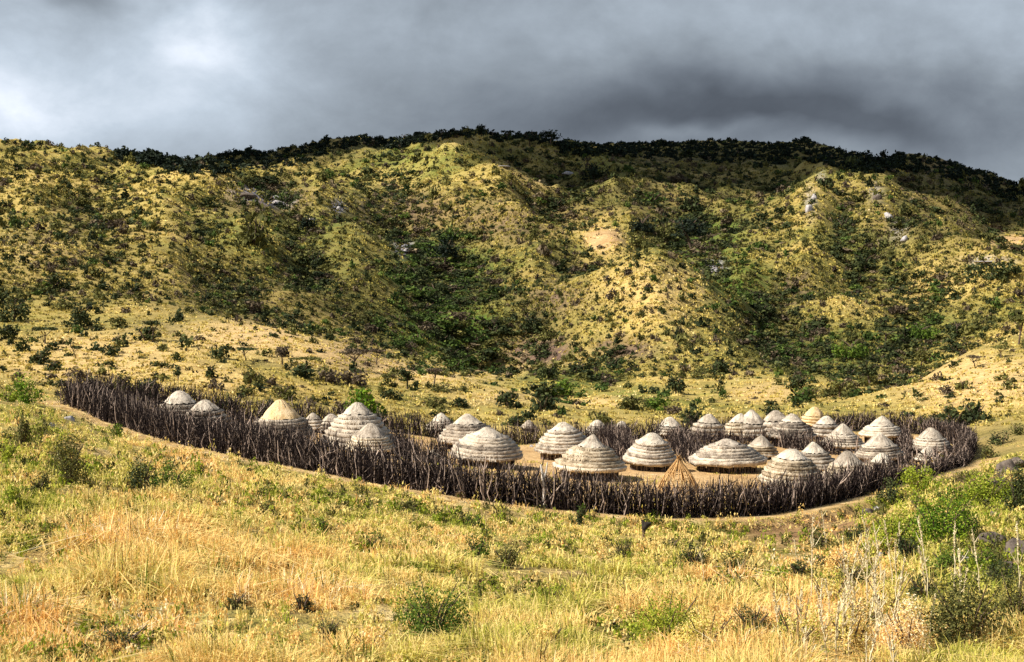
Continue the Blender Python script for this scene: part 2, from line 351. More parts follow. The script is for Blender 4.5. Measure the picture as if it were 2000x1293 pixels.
def leaf_material(name, stops, trans=.25, by_random=True, gloss=.1):
    m, nt = new_mat(name); b = NB(nt)
    pos = b.n('ShaderNodeNewGeometry').outputs['Position']
    t = b.attr('tint')
    if by_random:
        t = b.math('ADD', t, b.math('MULTIPLY', b.n('ShaderNodeObjectInfo').outputs['Random'], .0))
    t = b.math('ADD', t, b.math('MULTIPLY_ADD', b.noise(pos, .6, 2), .3, -.15))
    c = b.ramp(t, stops)
    d = b.n('ShaderNodeBsdfPrincipled', {'Base Color': c, 'Roughness': .7, 'Specular IOR Level': gloss})
    tr = b.n('ShaderNodeBsdfTranslucent', {'Color': c})
    mx = b.n('ShaderNodeMixShader', {0: trans, 1: d.outputs[0], 2: tr.outputs[0]})
    b.out(mx.outputs[0]); return m
def plain_material(name, lo, hi, scale=3, rough=.9, bump=.4, tint=False):
    m, nt = new_mat(name); b = NB(nt)
    co = b.n('ShaderNodeTexCoord').outputs['Object']
    nz = b.noise(co, scale, 5, .65)
    f = b.math('ADD', b.math('MULTIPLY_ADD', nz, 2.2, -.6), b.math('MULTIPLY_ADD', b.attr('tint'), 1.0, -.5) if tint else 0.0, clamp=True)
    c = b.mix(f, lo, hi)
    bp = b.n('ShaderNodeBump', {'Strength': bump, 'Distance': .05, 'Height': nz})
    bs = b.n('ShaderNodeBsdfPrincipled', {'Base Color': c, 'Roughness': rough, 'Normal': bp.outputs[0], 'Specular IOR Level': .15})
    b.out(bs.outputs[0]); return m
M = {}
M['ground'] = ground_material()
M['dark_leaf'] = leaf_material('dark_leaf', [(0, (.012,.017,.008)), (.4, (.030,.041,.015)), (.75, (.072,.087,.028)), (1, (.16,.165,.05))], .15)
M['olive_leaf'] = leaf_material('olive_leaf', [(0, (.030,.030,.010)), (.4, (.090,.092,.026)), (.75, (.19,.18,.05)), (1, (.34,.29,.09))], .2)
M['green_leaf'] = leaf_material('green_leaf', [(0, (.025,.045,.010)), (.4, (.075,.125,.018)), (.75, (.17,.25,.03)), (1, (.32,.40,.06))], .3)
M['vivid_leaf'] = leaf_material('vivid_leaf', [(0, (.02,.06,.008)), (.4, (.09,.17,.014)), (.75, (.25,.37,.025)), (1, (.45,.56,.06))], .3)
M['gully_leaf'] = leaf_material('gully_leaf', [(0, (.018,.030,.010)), (.4, (.045,.075,.016)), (.75, (.10,.15,.028)), (1, (.22,.26,.05))], .2)
M['lime_leaf'] = leaf_material('lime_leaf', [(0, (.08,.11,.012)), (.35, (.20,.26,.022)), (.7, (.38,.42,.04)), (1, (.58,.56,.10))], .3)
M['dry_leaf'] = leaf_material('dry_leaf', [(0, (.030,.021,.015)), (.4, (.075,.055,.036)), (.75, (.16,.12,.07)), (1, (.30,.23,.13))], .1)
M['pine_leaf'] = leaf_material('pine_leaf', [(0, (.007,.011,.008)), (.5, (.015,.024,.014)), (1, (.038,.05,.022))], .1)
M['grass'] = leaf_material('dry_grass', [(0, (.12,.075,.03)), (.12, (.12,.17,.02)), (.26, (.34,.36,.05)), (.42, (.66,.58,.12)), (.56, (.82,.66,.26)), (.72, (.89,.63,.23)), (.86, (.89,.51,.15)), (1, (.92,.84,.58))], .3)
M['hill_grass'] = leaf_material('hill_grass', [(0, (.045,.032,.018)), (.2, (.10,.085,.024)), (.4, (.23,.20,.045)), (.6, (.50,.40,.095)), (.8, (.71,.545,.18)), (1, (.83,.68,.36))], .2)
M['stalk'] = plain_material('pale_stalk', (.46,.37,.20), (.80,.70,.47), 6, .8, .2)
M['bark'] = plain_material('tree_bark', (.05,.035,.025), (.17,.12,.085), 4)
M['stick'] = plain_material('weathered_stick', (.014,.0085,.0080), (.46,.35,.28), 5, .9, .3, tint=True)
M['pole_new'] = plain_material('orange_pole', (.26,.13,.04), (.66,.42,.18), 6, .8, .3)
M['pole_pale'] = plain_material('pale_post', (.42,.36,.30), (.82,.76,.68), 5, .8, .3)
M['rock_dark'] = plain_material('dark_rock', (.020,.016,.014), (.21,.165,.13), 3.6, .95, 1.0)
M['rock_pale'] = plain_material('pale_rock', (.17,.15,.15), (.55,.51,.49), 2.6, .9, .9)
M['char'] = plain_material('charred_wood', (.010,.009,.008), (.05,.04,.03), 6)
def thatch_material(name, lo, mid, hi):
    m, nt = new_mat(name); b = NB(nt)
    co = b.n('ShaderNodeTexCoord').outputs['Object']
    sep = b.n('ShaderNodeSeparateXYZ', {0: co})
    ang = b.math('ARCTAN2', sep.outputs[1], sep.outputs[0])
    v = b.n('ShaderNodeCombineXYZ', {0: b.math('MULTIPLY', ang, 9.0), 1: b.math('MULTIPLY', sep.outputs[2], 2.2), 2: 0.0}).outputs[0]
    fib = b.noise(v, 4.0, 4, .7); bl = b.noise(co, 1.7, 4, .6); sm = b.noise(co, 9, 3, .7)
    f = b.math('ADD', b.math('MULTIPLY', fib, .8), b.math('ADD', b.math('MULTIPLY_ADD', bl, 1.0, -.15), b.math('MULTIPLY', sm, .5)))
    f = b.math('ADD', f, b.math('MULTIPLY_ADD', b.n('ShaderNodeObjectInfo').outputs['Random'], .24, -.62))
    f = b.math('ADD', f, b.math('MULTIPLY_ADD', b.attr('tint'), .6, -.3))
    c = b.ramp(f, [(.12, lo), (.42, mid), (.75, hi)])
    bp = b.n('ShaderNodeBump', {'Strength': .9, 'Distance': .06, 'Height': b.math('ADD', fib, sm)})
    bs = b.n('ShaderNodeBsdfPrincipled', {'Base Color': c, 'Roughness': .95, 'Normal': bp.outputs[0], 'Specular IOR Level': .1})
    b.out(bs.outputs[0]); return m
M['thatch_grey'] = thatch_material('grey_thatch', (.045,.036,.030), (.27,.22,.17), (.66,.565,.44))
M['thatch_tan'] = thatch_material('tan_thatch', (.10,.07,.04), (.38,.30,.20), (.72,.61,.45))
M['thatch_gold'] = thatch_material('golden_thatch', (.30,.18,.07), (.60,.41,.19), (.80,.61,.36))
M['thatch_pale'] = thatch_material('pale_thatch', (.14,.11,.08), (.39,.325,.25), (.70,.605,.475))

# ------------------------------------------------------------------ terrain mesh
nth, nr = len(TH), len(RR)
ii, jj = np.meshgrid(np.arange(nth-1), np.arange(nr-1), indexing='ij')
a = (ii*nr+jj).ravel()
quads = np.stack([a, a+1, a+nr+1, a+nr], 1)
centre = len(GX)
V = np.concatenate([np.stack([GX, GY, GZ], 1), [[0, 0, CAMZ-1.7]]])
fan = np.stack([np.full(nth-1, centre), np.arange(nth-1)*nr, np.arange(1, nth)*nr], 1)
jseam = np.arange(nr-1)
att = {k: np.append(v, 0) for k, v in masks.items()}
att.update(yard=np.append(yard, 0), track=np.append(track, 0), near=np.append(grassy, 1))
ter = obj('ground', np_mesh('ground', V, [quads, fan], att, smooth=True), M['ground'])
tag(ter, kind='structure')

# ------------------------------------------------------------------ leaf clouds and bushes
def leaf_cloud(n, r, size, shape='round', clumps=9):
    """n leaf-clump quads in the volume of a crown of half extents r; returns (n*4,3) verts and tint per vert"""
    cen = []
    for _ in range(clumps):
        while True:
            q = rng.uniform(-1, 1, 3)
            if q@q < 1: break
        if shape == 'round': q[2] = abs(q[2])*.9+.05
        if shape == 'flat': q[2] = .55+.35*q[2]*(1-.5*np.hypot(q[0], q[1]))
        if shape == 'cone': q = np.array([q[0]*(1-abs(q[2])*.85), q[1]*(1-abs(q[2])*.85), abs(q[2])])
        cen.append(q*np.array([.74, .74, .78]))
    cen = np.array(cen); cr = rng.uniform(.22, .46, clumps); ct = rng.uniform(-.22, .22, clumps)
    k = rng.integers(0, clumps, n)
    d = rng.normal(size=(n, 3)); d /= np.linalg.norm(d, axis=1)[:, None]
    rad = cr[k]*rng.uniform(.35, 1.05, n)**.6
    flat = {'flat': .45, 'round': .85, 'cone': .9}[shape]
    c = cen[k]+d*rad[:, None]*np.array([1, 1, flat])
    c[:, 2] = np.maximum(c[:, 2], .02)
    nrm = d*.7+rng.normal(size=(n, 3))*.6+np.array([0, 0, .35]); nrm /= np.linalg.norm(nrm, axis=1)[:, None]
    t1 = np.cross(nrm, rng.normal(size=(n, 3))); t1 /= np.linalg.norm(t1, axis=1)[:, None]; t2 = np.cross(nrm, t1)
    s = size*rng.uniform(.55, 1.3, n)
    c = c*np.array(r)
    q = np.stack([c-t1*s[:, None], c+t2*(s*.62)[:, None], c+t1*s[:, None], c-t2*(s*.62)[:, None]], 1)
    q += rng.normal(size=q.shape)*(s*.12)[:, None, None]
    tint = np.clip(.48+ct[k]+rng.normal(size=n)*.14, 0, 1)
    return q.reshape(-1, 3), np.repeat(tint, 4)
def quad_faces(nv): return np.arange(nv, dtype=np.int32).reshape(-1, 4)
def tube(pts, rad, sides=5):
    """tapered tube along pts, capped; -> verts, quads (degenerate-free)"""
    pts = np.asarray(pts, float); m = len(pts)
    d = np.gradient(pts, axis=0); d /= np.linalg.norm(d, axis=1)[:, None]+1e-9
    up = np.array([.31, .87, .37]); t1 = np.cross(d, up); t1 /= np.linalg.norm(t1, axis=1)[:, None]+1e-9; t2 = np.cross(d, t1)
    a = np.arange(sides)/sides*2*math.pi
    V = pts[:, None]+np.asarray(rad)[:, None, None]*(np.cos(a)[None, :, None]*t1[:, None]+np.sin(a)[None, :, None]*t2[:, None])
    V = V.reshape(-1, 3); Q = []
    for i in range(m-1):
        for k in range(sides):
            k2 = (k+1) % sides; Q.append((i*sides+k, i*sides+k2, (i+1)*sides+k2, (i+1)*sides+k))
    return V, np.array(Q, np.int32)
def join(parts):
    Vs, Qs, off = [], [], 0
    for v, q in parts: Vs.append(v); Qs.append(q+off); off += len(v)
    return np.concatenate(Vs), np.concatenate(Qs)
def trunk_parts(h, r, spread, nl=4, lean=.1):
    """a tapered trunk with limbs reaching into a crown of half width spread"""
    lx, ly = rng.normal(size=2)*lean*h
    top = np.array([lx, ly, h*.62])
    P = [tube([(0, 0, -.25), (lx*.3, ly*.3, h*.25), (lx*.7, ly*.7, h*.45), tuple(top)], [r*1.25, r, r*.85, r*.6])]
    for i in range(nl):
        a = i/nl*6.283+rng.uniform(0, 1); f = rng.uniform(.45, .8)
        st = np.array([lx*.7, ly*.7, h*rng.uniform(.34, .5)]); en = np.array([math.cos(a)*spread*f, math.sin(a)*spread*f, h*rng.uniform(.72, .9)])
        mid = (st+en)/2+np.array([0, 0, h*.04])
        P.append(tube([tuple(st), tuple(mid), tuple(en)], [r*.55, r*.4, r*.18], 4))
    return join(P)
def merge_copies(templates, pos, scale, rot, which, dt):
    Vs, Ts = [], []
    for k, (tv, tt) in enumerate(templates):
        idx = np.where(which == k)[0]
        if not len(idx): continue
        c, s = np.cos(rot[idx]), np.sin(rot[idx])
        x = tv[None, :, 0]*scale[idx, 0:1]; y = tv[None, :, 1]*scale[idx, 0:1]; z = tv[None, :, 2]*scale[idx, 1:2]
        P = np.stack([x*c[:, None]-y*s[:, None], x*s[:, None]+y*c[:, None], z], -1)+pos[idx][:, None]
        Vs.append(P.reshape(-1, 3)); Ts.append(np.clip(tt[None]+dt[idx][:, None], 0, 1).ravel())
    return np.concatenate(Vs), np.concatenate(Ts)
#EXEC2
# ------------------------------------------------------------------ huts
def hut(px, Y, w, apex, eave=None, p=1.35, courses=8, mat='thatch_grey', cap='thatch_pale', capfrac=.72, label='', wall_h=.5, band=False, cat='hut', group='thatched huts of the village'):
    lim = .70
    def base_py(Yq): return float(project(np.array([[world(px, 900, Yq)[0], Yq, float(ground(world(px, 900, Yq)[0], Yq))]]))[1][0])
    if eave is not None:
        for _ in range(3): Y = hit1(px, eave+17, 66)[1]+0.80*w/2*Y/F
    else:
        o_ = np.argsort(BK[:, 0]); ymax = 104 if px < 800 else 121
        while base_py(Y)-apex > lim*w and Y < ymax: Y += 1
        w = max(w, (base_py(Y)-apex)/lim)
    k = F/Y
    R0 = w/2/k
    c = world(px, 900, Y); x0 = c[0]; z0 = float(ground(x0, Y))
    zap = world(px, apex, Y)[2]
    if eave is not None: zeave = world(px, eave, Y-R0)[2]
    else: zeave = z0+wall_h*min(1, R0/1.6)
    zeave = max(zeave, z0+.12); H = zap-zeave
    if H < .5: zeave = zap-.55*R0*1.3; H = zap-zeave
    root = empty('thatched_hut', (x0, Y, z0)); tag(root, label, cat, group)
    root.rotation_euler = (rng.normal()*.018, rng.normal()*.018, 0)
    e = zeave-z0; ns = 52
    ts = np.sort(np.clip(np.linspace(0, capfrac, courses+1)+np.append(np.append(0, rng.normal(size=courses-1)*.012), 0), 0, 1))
    Rt = lambda t: R0*np.maximum(1-t, 0)**(1/p)
    ang = np.arange(ns)/ns*2*math.pi
    lean = rng.normal(size=2)*.045; lump = 1+.055*fbm(np.cos(ang)*1.5+px, np.sin(ang)*1.5, 4, 2)
    rings, tint = [], []
    def ring(r, z, jr, jz, tn):
        rr = r*lump+rng.normal(size=ns)*jr; zz = z+e+rng.normal(size=ns)*jz+.05*R0*.5*fbm(np.cos(ang)+px*.1, np.sin(ang)+z, 11, 2)
        rings.append(np.stack([rr*np.cos(ang)+lean[0]*z, rr*np.sin(ang)+lean[1]*z, zz], 1)); tint.append(np.full(ns, tn)+rng.normal(size=ns)*.12)
    ring(R0*.80, .16*R0*.3, .01, .01, .2)
    for i in range(courses):
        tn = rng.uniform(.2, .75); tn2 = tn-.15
        lip = .092*R0*rng.uniform(.7, 1.5)
        ring(Rt(ts[i])+lip*.6, H*ts[i]-lip*.7, .013*R0, .012*R0, tn+.1)
        ring(Rt(ts[i])+lip, H*ts[i]+lip*.55, .010*R0, .009*R0, tn+.1)
        tm_ = ts[i]*.42+ts[i+1]*.58; ring(Rt(tm_)-.035*R0, H*tm_, .01*R0, .006*R0, tn)
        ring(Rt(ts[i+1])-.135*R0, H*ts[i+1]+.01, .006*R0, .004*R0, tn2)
    def ringmesh(rings, tint, closed_top=None):
        V = np.concatenate(rings); T = np.concatenate(tint); Q = []
        a = np.arange(ns); b = (a+1) % ns
        for i in range(len(rings)-1): Q.append(np.stack([i*ns+a, i*ns+b, (i+1)*ns+b, (i+1)*ns+a], 1))
        Q = np.concatenate(Q); tri = np.zeros((0, 3), int)
        if closed_top is not None:
            V = np.concatenate([V, [closed_top]]); T = np.append(T, T[-1]); o = (len(rings)-1)*ns
            tri = np.stack([o+a, o+b, np.full(ns, len(V)-1)], 1)
        return V, Q, tri, T
    V, Q, tri, T = ringmesh(rings, tint)
    # ragged straw ends hanging from every course
    fr, ft = [], []
    for i in range(courses):
        m = int(2*math.pi*Rt(ts[i])/.045); a = rng.uniform(0, 6.283, m); r = Rt(ts[i])+.05*R0*rng.uniform(.3, 1.3, m)
        L = R0*rng.uniform(.03, .085, m); wd = rng.uniform(.012, .035, m); z = e+H*ts[i]+rng.uniform(0, .06, m)
        out = np.stack([np.cos(a), np.sin(a), np.zeros(m)], 1); tg = np.stack([-np.sin(a), np.cos(a), np.zeros(m)], 1)
        top = out*r[:, None]*np.array([1, 1, 0])+np.stack([0*z, 0*z, z], 1); bot = top+out*(L*rng.uniform(.15, .8, m))[:, None]-np.array([0, 0, 1])*L[:, None]*.8
        q = np.stack([top-tg*wd[:, None], bot-tg*wd[:, None]*.6, bot+tg*wd[:, None]*.6, top+tg*wd[:, None]], 1)
        fr.append(q.reshape(-1, 3)); ft.append(np.repeat(rng.uniform(.25, 1, m), 4))
    fr = np.concatenate(fr); ft = np.concatenate(ft)
    Qa = np.concatenate([Q, quad_faces(len(fr))+len(V)])
    roof = obj('thatch_roof', np_mesh('thatch_roof', np.concatenate([V, fr]), Qa, {'tint': np.concatenate([T, ft])}), M[mat], root)
    # smoother weathered cap over the apex
    rings, tint = [], []
    c0 = capfrac
    ring(Rt(c0)+.05*R0, H*c0-.03*R0, .02*R0, .02*R0, .5)
    for f in (.03, .3, .55, .78, .93):
        t = c0+(1-c0)*f; ring(Rt(t)+.02*R0, H*t, .012*R0, .01*R0, rng.uniform(.4, .7))
    V, Q, tri, T = ringmesh(rings, tint, (lean[0]*H, lean[1]*H, e+H))
    obj('roof_cap', np_mesh('roof_cap', V, [Q, tri], {'tint': T}), M[cap], roof)
    if band:
        rings, tint = [], []
        ring(R0*1.0, -.10, .02, .02, .8); ring(R0*1.055, -.09, .02, .025, .9); ring(R0*1.05, .05, .015, .015, .9); ring(R0*.97, .09, .01, .01, .8)
        V, Q, tri, T = ringmesh(rings, tint)
        tag(obj('eave_band', np_mesh('eave_band', V, Q, {'tint': T}), M['thatch_pale'], roof), 'white bleached band of thatch along the eave')
    # ring of wall sticks under the eave
    m = max(14, int(2*math.pi*R0*.80/.085)); P = []
    for i in range(m):
        a = i/m*6.283+rng.normal()*.02; r = R0*.80+rng.normal()*.03; b = rng.normal(size=2)*.04
        P.append(tube([(r*math.cos(a), r*math.sin(a), -.25), (r*math.cos(a)+b[0], r*math.sin(a)+b[1], e*.5), (r*.97*math.cos(a), r*.97*math.sin(a), e+.12*R0)], [.045, .04, .035], 4))
    wv, wq = join(P)
    obj('stick_wall', np_mesh('stick_wall', wv, wq, {'tint': np.repeat(rng.uniform(0, .6, m), 12)}), M['stick'], root)
    return root
HUTS = [
 # px, Y, width, apex, eave, p, courses, thatch, cap, capfrac, label
 (352,88.5,96,763,None,1.7,5,'thatch_pale','thatch_pale',.6,'pale rounded hut top behind the left end of the thorn fence, leftmost of the huts'),
 (402,86,112,780,None,1.5,6,'thatch_grey','thatch_pale',.7,'grey hut just right of the leftmost rounded hut, half hidden by the fence'),
 (553,87,118,780,None,1.35,7,'thatch_grey','thatch_gold',.5,'hut with an orange tan stepped upper half, behind the left part of the fence'),
 (612,98,42,806,None,1.5,4,'thatch_pale','thatch_pale',.6,'small pale hut peeking out right of the orange topped hut'),
 (648,96,40,808,None,1.6,4,'thatch_pale','thatch_pale',.6,'small pale hut top against the left side of the hut under the bright green bush'),
 (700,88,128,787,None,1.5,8,'thatch_grey','thatch_pale',.74,'big ribbed hut with a bright green bush rising right behind its top'),
 (722,81,88,826,None,1.6,6,'thatch_tan','thatch_pale',.5,'low tan hut in front of the big hut with the bright green bush'),
 (862,108,58,806,None,1.3,4,'thatch_pale','thatch_pale',.5,'small pale pointed hut behind the left shoulder of the first pair of large huts'),
 (916,97,112,808,866,1.35,7,'thatch_grey','thatch_pale',.66,'large grey hut, back one of the pair at the middle of the front fence'),
 (949,91,132,834,897,1.4,8,'thatch_grey','thatch_pale',.72,'large grey pointed hut, front one of the pair behind the middle of the front fence'),
 (1033,111,30,820,None,1.5,3,'thatch_pale','thatch_pale',.5,'tiny pale hut top in the dark back fence left of the domed hut'),
 (1101,98,106,824,884,1.75,8,'thatch_grey','thatch_pale',.76,'wide domed hut with a dark gap below its eave, behind the pale pointed hut'),
 (1166,110,48,820,None,1.6,4,'thatch_pale','thatch_pale',.6,'small pale hut right behind the shoulder of the wide domed hut'),
 (1213,113,36,822,None,1.6,3,'thatch_pale','thatch_pale',.6,'tiny rounded hut above the dark thicket in the middle of the village'),
 (1151,88,134,849,921,1.06,8,'thatch_tan','thatch_pale',.66,'pale straight sided pointed hut nearest the front fence beside the bare yard'),
 (1307,112,46,814,None,1.7,3,'thatch_grey','thatch_pale',.5,'small round hut in the back row, first right of the ribbed middle hut'),
 (1270,93,94,845,904,1.75,8,'thatch_grey','thatch_pale',.72,'ribbed domed hut alone at the middle of the bare yard'),
 (1381,110,58,808,None,1.6,4,'thatch_grey','thatch_pale',.6,'round grey hut in the back row left of the overlapping trio'),
 (1441,109,70,807,None,1.4,5,'thatch_tan','thatch_pale',.6,'wide tan hut at the left of the overlapping back row'),
 (1466,115,58,800,None,1.4,4,'thatch_pale','thatch_pale',.5,'pale pointed hut rising behind the wide tan back row hut'),
 (1516,117,46,801,None,1.5,4,'thatch_grey','thatch_pale',.6,'small hut behind the left shoulder of the big back row hut'),
 (1545,105,84,808,856,1.45,7,'thatch_grey','thatch_pale',.68,'biggest ribbed hut of the back row, left of the golden hut'),
 (1586,120,54,794,830,1.9,4,'thatch_gold','thatch_gold',.5,'bright golden newly thatched hut at the back of the village'),
 (1611,114,42,812,None,1.5,4,'thatch_grey','thatch_pale',.6,'small grey hut tucked right beside the golden hut'),
 (1646,103,74,827,None,1.3,6,'thatch_grey','thatch_pale',.55,'pointed hut right of the back row with a small pale lump at its left foot'),
 (1721,116,76,812,852,1.2,5,'thatch_grey','thatch_pale',.5,'pointed hut standing inside the curve of the right back fence'),
 (1718,99,88,845,None,1.35,6,'thatch_grey','thatch_pale',.5,'broad hut with a ragged brown skirt in the right half of the village'),
 (1817,104,76,835,None,1.5,6,'thatch_grey','thatch_pale',.55,'rightmost large hut close to the right end of the fence'),
 (1812,97,48,871,None,1.3,3,'thatch_pale','thatch_pale',.5,'small pale cone below the left side of the rightmost large hut'),
 (1840,99,32,867,None,1.4,3,'thatch_pale','thatch_pale',.5,'smallest pale cone at the right foot of the rightmost large hut'),
 (1421,92.5,136,857,908,1.3,7,'thatch_grey','thatch_grey',.8,'wide flat hut with a white band along its eave above a black gap'),
 (1371,99,38,867,None,1.5,3,'thatch_grey','thatch_pale',.5,'small hut peeking over the left shoulder of the white banded hut'),
 (1485,96,66,850,None,1.3,5,'thatch_tan','thatch_pale',.5,'shaggy tan hut behind the right shoulder of the white banded hut'),
 (1546,84,118,877,None,1.75,9,'thatch_tan','thatch_pale',.74,'large beehive hut with bold dark ribs against the right half of the front fence'),
 (1590,89,88,863,None,1.3,6,'thatch_pale','thatch_pale',.6,'smooth pale pointed hut behind the bold ribbed beehive hut'),
 (1655,87,88,880,None,1.45,6,'thatch_tan','thatch_pale',.5,'pale capped hut right of the bold ribbed beehive hut at the front fence'),
 (1722,88,64,884,None,1.4,5,'thatch_tan','thatch_pale',.5,'small brownish hut in the right corner behind the front fence'),
 (850,77,40,876,None,1.7,4,'thatch_grey','thatch_pale',.5,'low grey hut roof just above the front fence left of the large pair'),
]
for h in HUTS:
    px, Y, w, apex, eave, p, nc, mt, cm, cf, lab = h; w *= 1.02; nc = max(3, nc-1); p = p if 'straight' in lab else p*rng.uniform(.88, 1.08)
    hut(px, Y, w, apex, eave, p, nc, mt, cm, cf, lab, band=('white band' in lab))
# unfinished hut: bare pole frame
def pole_frame():
    Y = 82.0; c = world(1325, 900, Y); z0 = float(ground(c[0], Y)); k = F/Y; R = 46/k; H = world(1325, 897, Y)[2]-z0
    root = empty('hut_frame', (c[0], Y, z0)); tag(root, 'unfinished orange brown hut of bare leaning poles in the yard behind the front fence', 'hut frame')
    n = 26
    for i in range(n):
        a = i/n*6.283+rng.normal()*.07; r = R*rng.uniform(.9, 1.08); ov = rng.uniform(.02, .14)
        e = np.array([-math.cos(a)*.10, -math.sin(a)*.10, H*(1+ov)])
        v, q = tube([(r*math.cos(a), r*math.sin(a), -.2), (r*.55*math.cos(a+.03), r*.55*math.sin(a+.03), H*.52), tuple(e)], [.045, .038, .022], 5)
        obj('pole', np_mesh('pole', v, q), M['pole_new'], root)
    for f in (.2, .42, .64):
        a = np.linspace(0, 6.283, 30); rr = R*(1-f*.93)
        v, q = tube(np.stack([rr*np.cos(a), rr*np.sin(a), H*f+rng.normal(size=30)*.02], 1), [.025]*30, 4)
        obj('binding_hoop', np_mesh('binding_hoop', v, q), M['pole_new'], root)
    fv, ft = [], []
    for i in range(170):
        a = i*2.39996; f = .9*((i*.618) % 1)**1.2; rr = R*(1-f*.95)*.96; L = rng.uniform(.3, .5)
        o = np.array([math.cos(a), math.sin(a), 0]); t = np.array([-o[1], o[0], 0])*rng.uniform(.01, .03)
        b = o*rr+np.array([0, 0, H*f]); tp = b+np.array([-o[0]*.42, -o[1]*.42, 1.0])*L+t*rng.normal()*4
        fv.append([b-t, b+t, tp+t*.5, tp-t*.5])
    fv = np.array(fv).reshape(-1, 3)
    obj('sparse_thatch', np_mesh('sparse_thatch', fv, quad_faces(len(fv)), {'tint': np.repeat(rng.uniform(.2, .9, 170), 4)}), M['thatch_gold'], root)
pole_frame()

# ------------------------------------------------------------------ stick fences
def sticks(pts, per_m, h, spread, hvar=.3):
    pts = np.asarray(pts, float)[:, :2]; seg = np.linalg.norm(np.diff(pts, axis=0), axis=1); L = np.concatenate([[0], np.cumsum(seg)])
    n = int(L[-1]*per_m); s = rng.uniform(0, L[-1], n)
    x = np.interp(s, L, pts[:, 0]); y = np.interp(s, L, pts[:, 1])
    k = np.clip(np.searchsorted(L, s)-1, 0, len(seg)-1); d = np.diff(pts, axis=0)[k]/seg[k][:, None]; nn = np.stack([-d[:, 1], d[:, 0]], 1)
    off = np.clip(rng.normal(size=n), -1.7, 1.7)*spread*np.where(x > 19, .45, 1); x = x+nn[:, 0]*off; y = y+nn[:, 1]*off
    z = ground(x, y)
    hl = h*np.where(y < 105, 1-.5*smooth(x, 20.5, 25), 1)*np.where(y < 100, 1+.09*smooth(-x, 300, 400), 1)*(1+.14*fbm(s/3.1, s*0+pts[0, 0], 21, 3)+.10*fbm(s/.7, s*0+3, 22, 2))
    ln = hl*np.clip(rng.normal(.84, hvar*.45, n), .35, 1.22)
    wild = rng.uniform(size=n) < .34
    lean = np.where(wild, rng.normal(size=n)*.55, rng.normal(size=n)*.17); lat = np.where(wild, rng.normal(size=n)*.35, rng.normal(size=n)*.14)
    low = wild & (rng.uniform(size=n) < .45); zb = z+np.where(low, rng.uniform(.1, .9, n)*h*.8, -.12)
    ln = np.where(low, ln*.55, ln)
    D = np.stack([d[:, 0]*np.sin(lean)+nn[:, 0]*np.sin(lat), d[:, 1]*np.sin(lean)+nn[:, 1]*np.sin(lat), np.cos(lean)*np.cos(lat)], 1)
    B = np.stack([x, y, zb], 1); bend = rng.normal(size=(n, 3))*.09*ln[:, None]; bend[:, 2] *= .2
    C = np.stack([B, B+D*ln[:, None]*.35+bend, B+D*ln[:, None]*.7+bend*.4+rng.normal(size=(n, 3))*.04, B+D*ln[:, None]+rng.normal(size=(n, 3))*.07], 1)
    r = rng.uniform(.010, .029, n)*np.where(rng.uniform(size=n) < .12, 1.7, 1)
    rr = r[:, None]*np.array([1.1, 1, .85, .4])
    a = np.array([0, 2.09, 4.19]); 
    t1 = np.cross(D, np.array([.3, .8, .2])); t1 /= np.linalg.norm(t1, axis=1)[:, None]; t2 = np.cross(D, t1)
    V = C[:, :, None]+rr[:, :, None, None]*(np.cos(a)[None, None, :, None]*t1[:, None, None]+np.sin(a)[None, None, :, None]*t2[:, None, None])
    nv = 12; base = np.arange(n)[:, None]*nv; Q = []
    for i in range(3):
        for j in range(3):
            j2 = (j+1) % 3; Q.append(base+np.array([i*3+j, i*3+j2, (i+1)*3+j2, (i+1)*3+j]))
    tn = np.where(rng.uniform(size=n) < .15, rng.uniform(.55, 1.1, n), rng.uniform(-.5, .2, n))
    return V.reshape(-1, 3), np.concatenate(Q), np.repeat(tn, nv)
def curve_pts(pts, step=1.0):
    pts = np.asarray(pts, float)[:, :2]; seg = np.linalg.norm(np.diff(pts, axis=0), axis=1); L = np.concatenate([[0], np.cumsum(seg)])
    s = np.linspace(0, L[-1], max(2, int(L[-1]/step))); return np.stack([np.interp(s, L, pts[:, 0]), np.interp(s, L, pts[:, 1])], 1)
def post_mesh(h, r):
    b = rng.normal(size=(3, 2))*.06*h
    pts = [(0, 0, -.3), (b[0, 0]*.4, b[0, 1]*.4, h*.3), (b[1, 0], b[1, 1], h*.65), (b[1, 0]+b[2, 0], b[1, 1]+b[2, 1], h)]
    P = [tube(pts, [r*1.15, r, r*.85, r*.5], 6)]
    for f in range(rng.integers(1, 3)):
        a = rng.uniform(0, 6.28); st = np.array(pts[2]); en = st+np.array([math.cos(a)*.22, math.sin(a)*.22, .34])*h*.55
        P.append(tube([tuple(st), tuple((st+en)/2+.02), tuple(en)], [r*.6, r*.45, r*.2], 5))
    return join(P)
def fence(name, label, pts, per_m, h, spread, group=None, posts=0, post_h=1.15, cat='fence'):
    pts = np.asarray(pts, float)
    c = pts[0]; root = empty(name, (c[0], c[1], float(ground(c[0], c[1])))); tag(root, label, cat, group)
    V, Q, T = sticks(pts, per_m, h, spread)
    o = obj('brushwood', np_mesh('brushwood', V-np.array(root.location), Q, {'tint': T}), M['stick'], root); tag(o, kind='stuff')
    if posts:
        cpts = curve_pts(pts, .4)
        for i in range(posts):
            q = cpts[int((i+.5)/posts*len(cpts))]+rng.normal(size=2)*.12; q[1] -= .25
            v, qf = post_mesh(h*post_h*rng.uniform(.8, 1.05), rng.uniform(.03, .055))
            pale = rng.uniform() < .25
            po = obj('post', np_mesh('post', v, qf, {'tint': np.full(len(v), .95 if pale else rng.uniform(.1, .6))}), M['stick'], root)
            po.location = Vector((q[0], q[1], float(ground(q[0], q[1]))))-root.location
    return root
